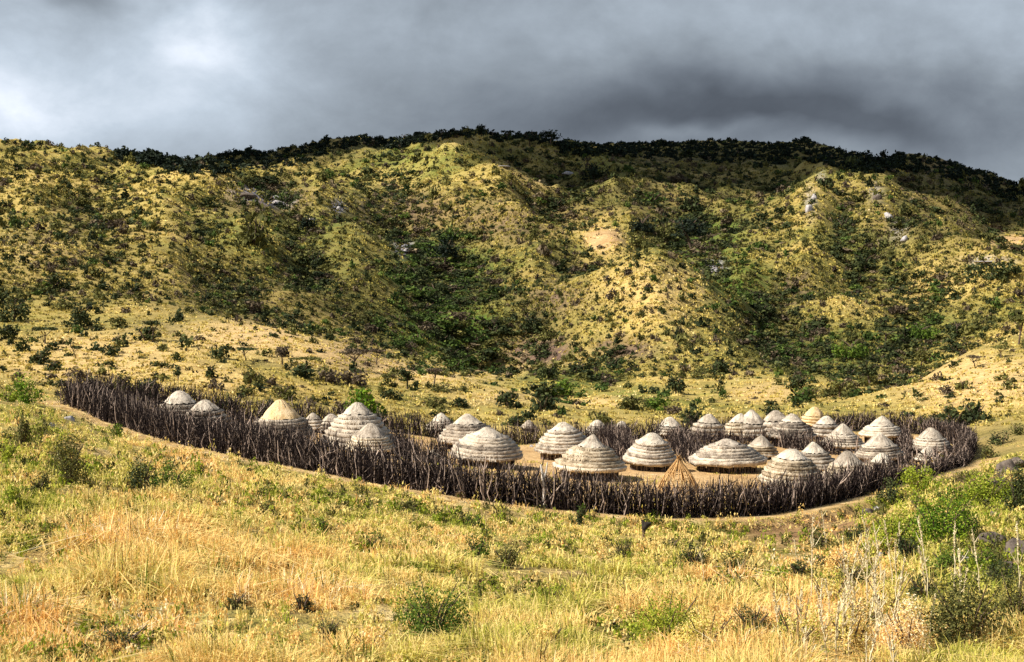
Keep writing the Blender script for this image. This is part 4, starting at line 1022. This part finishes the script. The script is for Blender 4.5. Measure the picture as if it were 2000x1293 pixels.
# ------------------------------------------------------------------ grass
ZG_ = [(450,1060,210,110,.78,2.1),(300,1170,240,100,.73,1.6),(90,1000,130,120,.47,1.0),(950,1250,230,110,.43,1.0),(1100,1110,300,90,.50,.8),(600,985,260,60,.54,.5),(820,1015,300,40,.47,.4),
 (1250,1240,120,80,.74,1.1),(1450,1190,150,90,.56,.9),(1660,1190,150,120,.95,1.0),(1860,1090,190,110,.32,.7),(1870,1240,120,80,.40,.9),(1560,1050,110,45,.74,.4),(130,860,130,60,.50,.7),
 (1850,960,160,45,.42,.8),(700,1180,120,80,.66,1.0),(560,1120,120,60,.62,1.2),(1000,1050,200,40,.66,.5),(100,1200,120,90,.74,1.0),(230,1050,90,70,.72,1.8),(800,1130,160,50,.60,.8)]
def grass_zone(px, py):
    t = np.full(len(px), .60*.35); h = np.full(len(px), .8*.35); w = np.full(len(px), .35)
    for x, y, rx, ry, tt, hh in ZG_:
        g = np.exp(-((px-x)/rx)**2-((py-y)/ry)**2); t += g*tt; h += g*hh; w += g
    return t/w, h/w
def blades(P, n_per, h, wbase, tint, spread, curl=.5):
    """tufts at P; each blade two quads, bent outward"""
    m = len(P); N = m*n_per
    k = np.repeat(np.arange(m), n_per)
    a = rng.uniform(0, 6.283, N); rr = spread[k]*rng.uniform(0, 1, N)**.5
    B = P[k]+np.stack([np.cos(a)*rr, np.sin(a)*rr, np.full(N, -.04)], 1)
    B[:, 2] = ground(B[:, 0], B[:, 1])-.03
    L = h[k]*rng.uniform(.45, 1.15, N); ln = np.abs(rng.normal(size=N))*curl
    az = a+rng.normal(size=N)*.8; D = np.stack([np.cos(az), np.sin(az)], 1)
    m1 = B+np.stack([D[:, 0]*L*.16*ln, D[:, 1]*L*.16*ln, L*.55], 1)
    tp = B+np.stack([D[:, 0]*L*.75*ln, D[:, 1]*L*.75*ln, L*np.clip(1-.35*ln, .3, 1)], 1)
    f = rng.uniform(0, 6.283, N); S = np.stack([np.cos(f), np.sin(f), np.zeros(N)], 1)*(wbase[k]*rng.uniform(.6, 1.4, N))[:, None]
    V = np.stack([B-S, B+S, m1-S*.85, m1+S*.85, tp-S*.3, tp+S*.3], 1)
    T = np.clip(tint[k]+rng.normal(size=N)*.055, 0, 1)
    b = np.arange(N)[:, None]*6
    Q = np.concatenate([b+np.array([0, 1, 3, 2]), b+np.array([2, 3, 5, 4])])
    return V.reshape(-1, 3), Q, np.repeat(T, 6)
N = 46000
gx = rng.uniform(-230, 2230, N); gy = 770+620*rng.uniform(0, 1, N)
GP, ok = hit(gx, gy)
rr = np.hypot(GP[:, 0], GP[:, 1]); dd = seg_dist(GP[:, 0], GP[:, 1], RING); ii_ = inside(GP[:, 0], GP[:, 1])
ok &= (rr < 118) & ~ii_ & (dd > np.where(rng.uniform(size=N) < .12, .6, 2.5+1.2*(vnoise(GP[:, 0]/1.5, GP[:, 1]/1.5, 47)-.5))) & (rr > 9)
clear = vnoise(GP[:, 0]/2.3, GP[:, 1]/2.3, 44)*.6+vnoise(GP[:, 0]/.8, GP[:, 1]/.8, 45)*.4
soil = np.zeros(N)
for x, y, rx, ry in ((1950,870,60,50),(1600,1030,120,28),(1510,1070,70,40),(1935,1075,80,55),(1930,955,60,30),(960,1015,60,10),(20,1170,40,20),(250,1205,50,12),(430,1140,20,30),(1650,992,100,24),(1500,1034,130,24),(1380,1030,80,12),(1180,1010,60,10)): soil = np.maximum(soil, (.35 if x == 1950 else 1)*np.exp(-((gx-x)/rx)**2-((gy-y)/ry)**2))
ok &= (clear > .43+.3*soil) & (rng.uniform(size=N) > soil*.75)
GP, gx, gy, rr = GP[ok], gx[ok], gy[ok], rr[ok]
tz, hz = grass_zone(gx, gy)
tz = tz+.30*fbm(GP[:, 0]/3.0, GP[:, 1]/3.0, 51, 3)+rng.normal(size=len(tz))*.10
tz = np.where(rng.uniform(size=len(tz)) < .07, rng.uniform(.08, .3, len(tz)), tz)
tz = np.where(rng.uniform(size=len(tz)) < .05, rng.uniform(0, .06, len(tz)), tz)
hh = (.10+.34*hz*rng.uniform(.5, 1.4, len(hz)))*np.clip(1.25-rr/120, .45, 1.1)*(.35+1.3*vnoise(GP[:, 0]/1.9, GP[:, 1]/1.9, 61)**1.4)
wb = np.clip(rr*.00042, .006, .05)
Vs, Qs, Ts, off = [], [], [], 0
for lo, hi, nb in ((0, 32, 26), (32, 60, 20), (60, 130, 14)):
    m = (rr >= lo) & (rr < hi)
    v, q, t = blades(GP[m], nb, hh[m], wb[m], tz[m], .10+.006*rr[m], 1.25)
    Vs.append(v); Qs.append(q+off); Ts.append(t); off += len(v)
tag(obj('grass', np_mesh('grass', np.concatenate(Vs), np.concatenate(Qs), {'tint': np.concatenate(Ts)}), M['grass']), 'long dry yellow and green grass covering the near slope', 'grass', kind='stuff')
# thin grass inside the village along the foot of the fence and in the yard
N = 2600; s = rng.uniform(0, len(FR)-1.001, N); i = s.astype(int); f = s-i
q = FR[i]*(1-f)[:, None]+FR[i+1]*f[:, None]; q[:, 0] += rng.normal(size=N)*.3; q[:, 1] += rng.uniform(.4, 3.0, N)
q[:, 2] = ground(q[:, 0], q[:, 1]); keep = (vnoise(q[:, 0]/1.5, q[:, 1]/1.5, 71) > .45); q = q[keep]
v, qq, t = blades(q, 9, rng.uniform(.2, .6, len(q)), np.full(len(q), .03), rng.uniform(.3, .7, len(q)), np.full(len(q), .25))
tag(obj('fence_grass', np_mesh('fence_grass', v, qq, {'tint': t}), M['grass']), 'thin yellow grass along the inner foot of the front fence', 'grass', kind='stuff')
# worn grass patches on the yard's bare earth
N = 9000; yx = rng.uniform(-24, 34, N); yy = rng.uniform(70, 131, N); keep = inside(yx, yy) & (seg_dist(yx, yy, RING) > .6) & (vnoise(yx/4.5, yy/4.5, 73) > .56) & (rng.uniform(size=N) < .6)
q = np.stack([yx[keep], yy[keep], ground(yx[keep], yy[keep])], 1)
v, qq, t = blades(q, 8, rng.uniform(.06, .22, len(q)), np.full(len(q), .03), rng.uniform(.25, .75, len(q)), np.full(len(q), .3))
tag(obj('yard_grass', np_mesh('yard_grass', v, qq, {'tint': t}), M['grass']), 'thin trampled grass patches on the bare yard', 'grass', kind='stuff')
# grass tufts of the hills
N = 34000
hx = rng.uniform(-230, 2230, N); hy = 262+570*rng.uniform(0, 1, N)
HP, ok = hit(hx, hy); hr = np.hypot(HP[:, 0], HP[:, 1])
ok &= (hr > 108) & ~inside(HP[:, 0], HP[:, 1]) & (seg_dist(HP[:, 0], HP[:, 1], RING) > 1.5) & (hr < 720)
pk = np.exp(-((hx-1180)/34)**2-((hy-468)/24)**2)+np.exp(-((hx-1050)/78)**2-((hy-688)/32)**2)+.8*np.exp(-((hx-1220)/60)**2-((hy-682)/22)**2)
ok &= rng.uniform(size=N) > pk
HP, hr, hx, hy = HP[ok], hr[ok], hx[ok], hy[ok]
ht = .60+.26*fbm(HP[:, 0]/26, HP[:, 1]/26, 81, 3)+rng.normal(size=len(HP))*.10-.75*np.clip(density(hx, hy)-.53, -.3, .5)*np.where(hr < 215, .2, 1)-.17*smooth(hr, 270, 420)-.09*np.clip(hollow(HP[:, 0], HP[:, 1]), -1.2, 1.2)
ht += np.where(hr < 215, .10, 0)
ht = np.where(rng.uniform(size=len(ht)) < .12, rng.uniform(0, .25, len(ht)), ht)
v, qq, t = blades(HP, 7, rng.uniform(.2, .5, len(HP))*np.clip(hr/260, .7, 1.5), np.clip(hr*.00055, .05, .26), np.clip(ht, 0, 1), np.clip(hr*.0022, .25, 1.1), 1.0)
tag(obj('hill_grass', np_mesh('hill_grass', v, qq, {'tint': t}), M['hill_grass']), 'dry tufted grass covering the hillsides', 'grass', kind='stuff')
# broad leaved weeds between the grass
WZ = [(90,960,130,120,.8),(860,1200,170,90,.7),(640,990,280,60,.6),(1150,1090,190,60,.5),(1400,1120,130,50,.6),(1850,1000,150,100,.9),(1870,1190,150,110,.9),(1450,1230,150,80,.6),(220,1250,220,45,.4),(900,1020,200,40,.6),(1200,1240,120,60,.35),(330,960,90,50,.6),(1720,1130,120,80,.5)]
N = 30000
wx = rng.uniform(-200, 2200, N); wy = rng.uniform(800, 1380, N); WP, ok = hit(wx, wy); wr = np.hypot(WP[:, 0], WP[:, 1])
wt, _ = grass_zone(wx, wy)
ok &= (wr < 100) & (wr > 10) & ~inside(WP[:, 0], WP[:, 1]) & (seg_dist(WP[:, 0], WP[:, 1], RING) > 2.6) & (rng.uniform(size=N) < (.08+sum(s*np.exp(-((wx-x)/rx)**2-((wy-y)/ry)**2) for x, y, rx, ry, s in WZ))*2.6*vnoise(WP[:, 0]/3.5, WP[:, 1]/3.5, 91)**2)
WP, wr = WP[ok], wr[ok]; n = len(WP)
for mt, nm, lab, sel in (('olive_leaf', 'olive_weeds', 'low olive weeds between the grass of the near slope', rng.uniform(size=n) < .5), ('lime_leaf', 'lime_weeds', 'low yellow green weeds between the grass of the near slope', None)):
    if sel is not None: first = sel
    m = first if sel is not None else ~first
    tm = [leaf_cloud(46, (1, 1, 1), .14, 'round', 8) for _ in range(6)]
    w = rng.uniform(.18, .62, m.sum())*np.clip(wr[m]/45, .6, 1.3)
    V, T = merge_copies(tm, WP[m], np.stack([w/2, w*rng.uniform(.5, 1.1, m.sum())], 1), rng.uniform(0, 6, m.sum()), rng.integers(0, 6, m.sum()), rng.normal(size=m.sum())*.12)
    tag(obj(nm, np_mesh(nm, V, quad_faces(len(V)), {'tint': T}), M[mt]), lab, 'weeds', kind='stuff')

# dry bushy herbs
N = 15000
wx = rng.uniform(-200, 2200, N); wy = rng.uniform(790, 1390, N); WP, ok = hit(wx, wy); wr = np.hypot(WP[:, 0], WP[:, 1])
ok &= (wr < 105) & (wr > 10) & ~inside(WP[:, 0], WP[:, 1]) & (seg_dist(WP[:, 0], WP[:, 1], RING) > 2.6) & (rng.uniform(size=N) < .15+.85*vnoise(WP[:, 0]/3, WP[:, 1]/3, 95))
for x, y, rx, ry in ((1600,1030,120,28),(1510,1060,70,40),(1650,992,100,24),(1935,1075,80,55)): ok &= rng.uniform(size=N) > .9*np.exp(-((wx-x)/rx)**2-((wy-y)/ry)**2)
WP, wr, wx, wy = WP[ok], wr[ok], wx[ok], wy[ok]; n = len(WP); wt, wh = grass_zone(wx, wy)
tm = [leaf_cloud(44, (1, 1, 1), .125, 'round', 8) for _ in range(8)]
tm = [(v, (t-.5)*.35) for v, t in tm]
w = rng.uniform(.18, .6, n)*np.clip(wr/45, .6, 1.3)
dt = wt+rng.normal(size=n)*.13; dt = np.where(rng.uniform(size=n) < .12, rng.uniform(0, .25, n), dt)
V, T = merge_copies(tm, WP, np.stack([w/2, w*rng.uniform(.6, 1.3, n)*(.6+.5*wh)], 1), rng.uniform(0, 6, n), rng.integers(0, 8, n), dt)
tag(obj('dry_weeds', np_mesh('dry_weeds', V, quad_faces(len(V)), {'tint': T}), M['grass']), 'dry bushy straw coloured weeds over the near slope', 'weeds', kind='stuff')

# ------------------------------------------------------------------ dead pale stalks
def stalk(px, py, h, label, lean=.11, heads=True):
    P = hit1(px, py); k = F/math.hypot(P[0], P[1]); H_ = h/k
    l = rng.normal(size=2)*lean*H_; n = 6
    pts = [(l[0]*(i/n)**1.6+rng.normal()*.012, l[1]*(i/n)**1.6+rng.normal()*.012, H_*i/n-(.1 if i == 0 else 0)) for i in range(n+1)]
    ps = [tube(pts, np.linspace(.014, .006, n+1), 5)]
    for j in range(rng.integers(6, 13)):
        f = rng.uniform(.3, .95); a = rng.uniform(0, 6.28); b = np.array(pts[int(f*n)]); L = H_*rng.uniform(.08, .2)
        e = b+np.array([math.cos(a)*.5, math.sin(a)*.5, .8])*L; ps.append(tube([tuple(b), tuple((b+e)/2+np.array([0, 0, -.02])), tuple(e)], [.010, .008, .004], 4))
    root = empty('dead_stalk', tuple(P)); tag(root, label, 'dead plant', 'pale dead stalks at the lower right')
    v, q = join(ps); obj('stem', np_mesh('stem', v, q), M['stalk'], root)
    if heads:
        hs = np.linspace(.62, 1.0, 70); hc = np.stack([l[0]*hs**1.6, l[1]*hs**1.6, H_*hs], 1)+rng.normal(size=(70, 3))*.007
        hd = rng.normal(size=(70, 3)); hd /= np.linalg.norm(hd, axis=1)[:, None]; he = np.cross(hd, rng.normal(size=(70, 3))); he /= np.linalg.norm(he, axis=1)[:, None]
        hw = (H_*.008+.010)*rng.uniform(.7, 1.3, 70)[:, None]; hv = np.stack([hc-hd*hw, hc+he*hw*.6, hc+hd*hw, hc-he*hw*.6], 1).reshape(-1, 3); ht = np.repeat(rng.uniform(.3, .8, 70), 4)
        obj('seed_head', np_mesh('seed_head', hv, quad_faces(len(hv)), {'tint': ht}), M['stalk'], root)
STALKS = [(1700,1100,88,'pale stalk with a thick head, upper one standing before the bright bush'),(1745,1172,150,'tall straight pale stalk below the yellow green bush'),(1660,1160,118,'bent pale stalk with a hooked top on the bare bank'),
 (1585,1200,190,'tallest leftmost pale stalk branching at its top'),(1810,1180,110,'thin pale stalk near the dark shrub at right'),(1880,1190,80,'pale stalk in front of the large olive bush'),(1545,1280,130,'thick pale stalk left beside the narrow dark plant'),
 (1560,1120,70,'short pale stalk on the brown bank left of the bent one'),(1615,1075,80,'slender leaning stalk right at the track edge'),(1375,1140,64,'lone pale stalk beside the olive shrub right of centre'),(1755,1080,56,'short pale stalk inside the yellow green bush')]
for px, py, h, lab in STALKS: stalk(px, py, h, lab)
for i in range(44): stalk(rng.normal(1670, 90), rng.uniform(1150, 1340), rng.uniform(70, 170), 'pale thin dead stalk among the tangle of stalks at the lower right')

# ------------------------------------------------------------------ rocks
def rock(px, py, w, h, mat, label, group=None, near=None, cat='rock'):
    P = hit1(px, py, near); k = F/math.hypot(P[0], P[1]); W_, H_ = w/k, h/k
    nu, nv = 26, 16
    u = np.arange(nu)/nu*2*math.pi; v = np.linspace(0, math.pi, nv)
    U, Vv = np.meshgrid(u, v, indexing='ij'); d = np.stack([np.cos(U)*np.sin(Vv), np.sin(U)*np.sin(Vv), np.cos(Vv)], -1).reshape(-1, 3)
    s = rng.uniform(0, 50); f = 1+.22*fbm(d[:, 0]*1.7+s, d[:, 1]*1.7+d[:, 2]*2.3, 5, 4)+.25*(.5-np.abs(fbm(d[:, 0]*2.6+s, d[:, 2]*2.6+d[:, 1], 15, 3)))
    for _ in range(24):
        nrm = rng.normal(size=3); nrm /= np.linalg.norm(nrm); dt = (d*f[:, None])@nrm; lim = rng.uniform(.5, .85); f = np.where(dt > lim, f*lim/np.maximum(dt, 1e-6), f)
    X = d*f[:, None]*np.array([W_/2, W_/2*rng.uniform(.7, 1.1), H_*.72]); X[:, 2] += H_*.12
    Q = []
    for i in range(nu):
        for j in range(nv-1): Q.append((i*nv+j, i*nv+j+1, ((i+1) % nu)*nv+j+1, ((i+1) % nu)*nv+j))
    o = obj('rock', np_mesh('rock', X, np.array(Q)), M[mat], None, tuple(P)); tag(o, label, cat, group); o.rotation_euler.z = 0
G1 = 'rocks of the near slope'; G2 = 'pale rock outcrops of the hills'
ROCKS = [
 (1965,925,60,34,'rock_dark','dark ledge rock at the right edge above the yellow bush',G1),(1985,908,50,22,'rock_dark','flat dark slab right at the edge above the ledge rock',G1),(1950,945,40,24,'rock_dark','dark block below the ledge rock at the right edge',G1),
 (1945,1012,36,18,'rock_dark','dark rock on the right bank between bushes',G1),(1935,1065,70,40,'rock_dark','large dark boulder right of the biggest bright bush',G1),(1985,1085,60,44,'rock_dark','dark boulder at the right edge below the large boulder',G1),
 (1965,1110,40,26,'rock_dark','lower dark boulder near the right edge',G1),(1886,1098,20,17,'rock_pale','small white round stone right of the biggest bright bush',G1),(1925,1125,16,10,'rock_pale','small pale stone below the white round stone',G1),
 (1695,1005,36,20,'rock_dark','dark rock at the cut bank near the end of the track',G1),(1712,995,22,10,'rock_pale','pale flat stone above the dark rock at the cut bank',G1),(1640,1150,30,22,'rock_dark','dark rock among the pale stalks',G1),
 (1785,1140,40,14,'rock_dark','flat dark rock under the dark shrub at right',G1),(1720,1090,24,18,'rock_pale','pale pinkish stone among the stalks below the yellow green bush',G1),(710,936,24,9,'rock_pale','white stone at the foot of the front fence left of centre',G1),
 (1090,980,16,24,'rock_pale','pinkish upright stone in the gap of the fence right of the white post',G1),(545,905,14,8,'rock_pale','small pale stone at the foot of the fence below the orange topped hut',G1),(470,868,18,8,'rock_pale','pale stone at the fence foot left of the orange topped hut',G1),
 (135,820,26,14,'rock_pale','pale stone on the bare bank before the left end of the fence',G1),(100,832,18,10,'rock_pale','smaller pale stone left of the one before the fence end',G1),(35,1175,50,22,'rock_dark','dark reddish rock half buried at the lower left',G1),
 (270,1208,44,16,'rock_dark','dark rock in the gold grass at the lower left',G1),(370,1262,30,14,'rock_dark','dark stone near the bottom edge at left',G1),(430,1150,30,20,'rock_dark','dark stone beside a bare pale patch in the gold grass',G1),
 (1272,916,10,9,'rock_pale','white lump at the wall of the ribbed domed hut',None),(1038,873,9,7,'rock_pale','white lump in the yard before the back fence',None),(1630,866,26,16,'rock_pale','pale lump at the left foot of the pointed hut right of the back row',None),
 (545,398,34,18,'rock_pale','pale outcrop on the central hill, left of two',G2),(662,410,16,22,'rock_pale','white upright outcrop on the central hill, right of two',G2),(790,492,24,20,'rock_pale','white outcrop above the green gully',G2),
 (485,384,44,22,'rock_dark','grey outcrop on the left shoulder of the central hill',G2),(1395,530,30,20,'rock_pale','pale outcrop on the right edge of the round knob',G2),(1580,412,20,44,'rock_pale','tall pale rock rib on the upper right slope',G2),
 (1590,388,16,26,'rock_pale','pale rock above the tall rock rib',G2),(1606,362,14,28,'rock_dark','dark rock at the top of the tall rock rib',G2),(1712,390,22,26,'rock_dark','upper rock of the right rib on the upper right slope',G2),
 (1735,425,20,26,'rock_pale','middle rock of the right rib on the upper right slope',G2),(1768,470,24,26,'rock_pale','lowest rock of the right rib on the upper right slope',G2),(1930,512,60,8,'rock_pale','long low pale ledge below the bare patch at right',G2),
 (1110,340,36,14,'rock_pale','pale ledge below the right end of the summit',G2),(985,326,34,8,'rock_pale','thin pale ledge on the central hill face',G2),(610,430,24,12,'rock_pale','flat pale rock between the outcrops of the central hill',G2)]
for px, py, w, h, mt, lab, g in ROCKS: rock(px, py, w*(1.15 if g == G2 else 1), h*(.55 if g == G2 else 1), mt, lab, g, near=74 if g is None else None)
# small charred stump in front of the fence
P = hit1(1256, 1056); k = F/P[1]
root = empty('charred_stump', tuple(P)); tag(root, 'small black burnt stump on a brown stem in front of the fence', 'stump')
v, q = tube([(0, 0, -.1), (.02, 0, .3), (.03, .02, .5)], [.07, .06, .055], 7); obj('stem', np_mesh('stem', v, q), M['bark'], root)
v, q = join([tube([(.02, 0, .42), (.12, 0, .62), (.30, .02, .66)], [.10, .13, .05], 7), tube([(.03, 0, .5), (.0, .05, .72), (-.05, .05, .78)], [.09, .07, .03], 6)]); obj('burnt_top', np_mesh('burnt_top', v, q), M['char'], root)

# ------------------------------------------------------------------ light, sky, camera
AZ, EL = math.radians(-108), math.radians(44)        # from the left and a little behind the viewer; azimuth clockwise from +Y
S = Vector((math.sin(AZ)*math.cos(EL), math.cos(AZ)*math.cos(EL), math.sin(EL)))
sd = bpy.data.lights.new('sun', 'SUN'); sd.energy = 5.0; sd.angle = math.radians(.5); sd.color = (1, .94, .84)
so = bpy.data.objects.new('sun', sd); COL.objects.link(so); so.rotation_euler = (-S).to_track_quat('-Z', 'Y').to_euler()
def shade_cloud(c, r, seed):  # unseen cloud body, added only to cast shadow on the hills
    nu, nv = 90, 46
    u = np.arange(nu)/nu*2*math.pi; v = np.linspace(0, math.pi, nv); U, Vv = np.meshgrid(u, v, indexing='ij')
    d = np.stack([np.cos(U)*np.sin(Vv), np.sin(U)*np.sin(Vv), np.cos(Vv)], -1).reshape(-1, 3)
    f = 1+.42*fbm(d[:, 0]*2.2+seed+d[:, 2], d[:, 1]*2.2+d[:, 2]*.7, seed, 5)
    X = d*f[:, None]*np.array(r); Q = []
    ia, ja = np.meshgrid(np.arange(nu), np.arange(nv-1), indexing='ij'); ia, ja = ia.ravel(), ja.ravel(); ib = (ia+1) % nu
    Q = np.stack([ia*nv+ja, ia*nv+ja+1, ib*nv+ja+1, ib*nv+ja], 1)
    o = obj('shade_cloud', np_mesh('shade_cloud', X, Q, smooth=True), M['shade_cloud'], None, c); tag(o, kind='structure')
m, nt = new_mat('shade_cloud_white'); b = NB(nt); b.out(b.n('ShaderNodeBsdfDiffuse', {'Color': (.8, .82, .85, 1)}).outputs[0]); M['shade_cloud'] = m
def shade_cloud_over(px, py, Yd, height, r, seed):  # placed out of view along the sun's ray, shading this ground point
    v = world(px, py, Yd); g = np.array([v[0], Yd, float(ground(v[0], Yd))]); t = height/S.z
    shade_cloud(tuple(g+np.array(S)*t), r, seed)
shade_cloud_over(1480, 300, 900, 700, (290, 210, 60), 3)
shade_cloud_over(480, 300, 690, 700, (150, 70, 45), 8)
shade_cloud_over(1960, 400, 640, 700, (150, 150, 45), 14)
shade_cloud_over(1290, 370, 560, 700, (75, 60, 30), 21)
shade_cloud_over(1640, 385, 620, 700, (150, 70, 35), 40)
w = bpy.data.worlds.new('World'); SC.world = w; w.use_nodes = True; nt = w.node_tree; nt.nodes.clear(); b = NB(nt)
sky = b.n('ShaderNodeTexSky', sky_type='NISHITA', sun_disc=False, sun_elevation=EL, sun_rotation=AZ)
dirv = b.n('ShaderNodeTexCoord').outputs['Generated']
sep = b.n('ShaderNodeSeparateXYZ', {0: dirv})
az = b.math('ARCTAN2', sep.outputs[0], sep.outputs[1]); el = b.math('ARCSINE', sep.outputs[2])
sv = b.n('ShaderNodeCombineXYZ', {0: b.math('MULTIPLY', az, 1.0), 1: b.math('MULTIPLY', el, 1.45), 2: .3}).outputs[0]
wa = b.noise(sv, 6.0, 4, .55); wb_ = b.noise(b.n('ShaderNodeVectorMath', {0: sv, 1: (3.1, 7.7, 1.3)}, operation='ADD').outputs[0], 6.0, 4, .55)
azw = b.math('ADD', az, b.math('MULTIPLY_ADD', wa, .16, -.08)); elw = b.math('ADD', el, b.math('MULTIPLY_ADD', wb_, .09, -.045))
def sky_blob(px, py, rx, ry, s):
    a0 = math.atan((px-1000)/F); e0 = math.atan((520-py)/F)
    da = b.math('DIVIDE', b.math('SUBTRACT', azw, a0), rx/F); de = b.math('DIVIDE', b.math('SUBTRACT', elw, e0), ry/F)
    e = b.math('POWER', math.e, b.math('MULTIPLY', b.math('ADD', b.math('MULTIPLY', da, da), b.math('MULTIPLY', de, de)), -1.0))
    return b.math('MULTIPLY', e, s)
CL = [(20,190,160,160,.25),(410,110,150,80,.33),(250,230,380,100,.14),(60,30,300,40,.04),(1850,60,350,110,.11),(1390,272,120,20,.09),(1150,60,250,70,.05),(700,60,240,60,.04),(1980,160,100,60,.04),
      (1400,215,560,90,-.105),(1650,250,420,80,-.06),(1180,175,300,80,-.06),(900,250,300,70,-.03),(1680,260,260,50,-.06),(160,20,90,35,-.14),(1250,40,40,40,.03)]
val = None
for bl in CL:
    s_ = sky_blob(*bl); val = s_ if val is None else b.math('ADD', val, s_)
val = b.math('ADD', val, .28)
fine = b.noise(sv, 9.0, 7, .62, .25)
val = b.math('MULTIPLY', val, b.math('ADD', b.math('MULTIPLY_ADD', fine, .78, .28), b.math('MULTIPLY', b.noise(sv, 24.0, 5, .6), .26)))
val = b.math('MAXIMUM', val, b.math('MULTIPLY_ADD', fine, .08, .045))
tintc = b.ramp(val, [(.05, (.78,.92,1.15)), (.20, (.82,.95,1.10)), (.40, (.84,.97,1.12)), (.65, (.95,1.0,1.10))])
vm = b.n('ShaderNodeVectorMath', {0: tintc, 3: val}, operation='SCALE')
bg1 = b.n('ShaderNodeBackground', {'Color': sky.outputs[0], 'Strength': .1}); bg2 = b.n('ShaderNodeBackground', {'Color': vm.outputs[0], 'Strength': 1.0})
# broken cloud: thick towards the hills, open sky overhead
cover = b.math('SUBTRACT', 1.0, b.math('MULTIPLY', b.math('MULTIPLY_ADD', el, 2.2, -.75, clamp=True), b.math('MULTIPLY_ADD', b.noise(dirv, 2.5, 5), 4, -1.4, clamp=True)))
mx = b.n('ShaderNodeMixShader', {0: cover, 1: bg1.outputs[0], 2: bg2.outputs[0]})
b.n('ShaderNodeOutputWorld', {'Surface': mx.outputs[0]})
cam = bpy.data.cameras.new('camera'); cam.sensor_width = 36; cam.lens = F/2000*36; cam.clip_start = .1; cam.clip_end = 6000
co = bpy.data.objects.new('camera', cam); COL.objects.link(co); co.location = (0, 0, CAMZ); co.rotation_euler = (math.pi/2-PITCH, 0, 0)
SC.camera = co
SC.view_settings.view_transform = 'Standard'; SC.view_settings.look = 'None'; SC.view_settings.exposure = .75; SC.view_settings.gamma = 1
SC.cycles.max_bounces = 5; SC.cycles.diffuse_bounces = 3; SC.cycles.transparent_max_bounces = 4
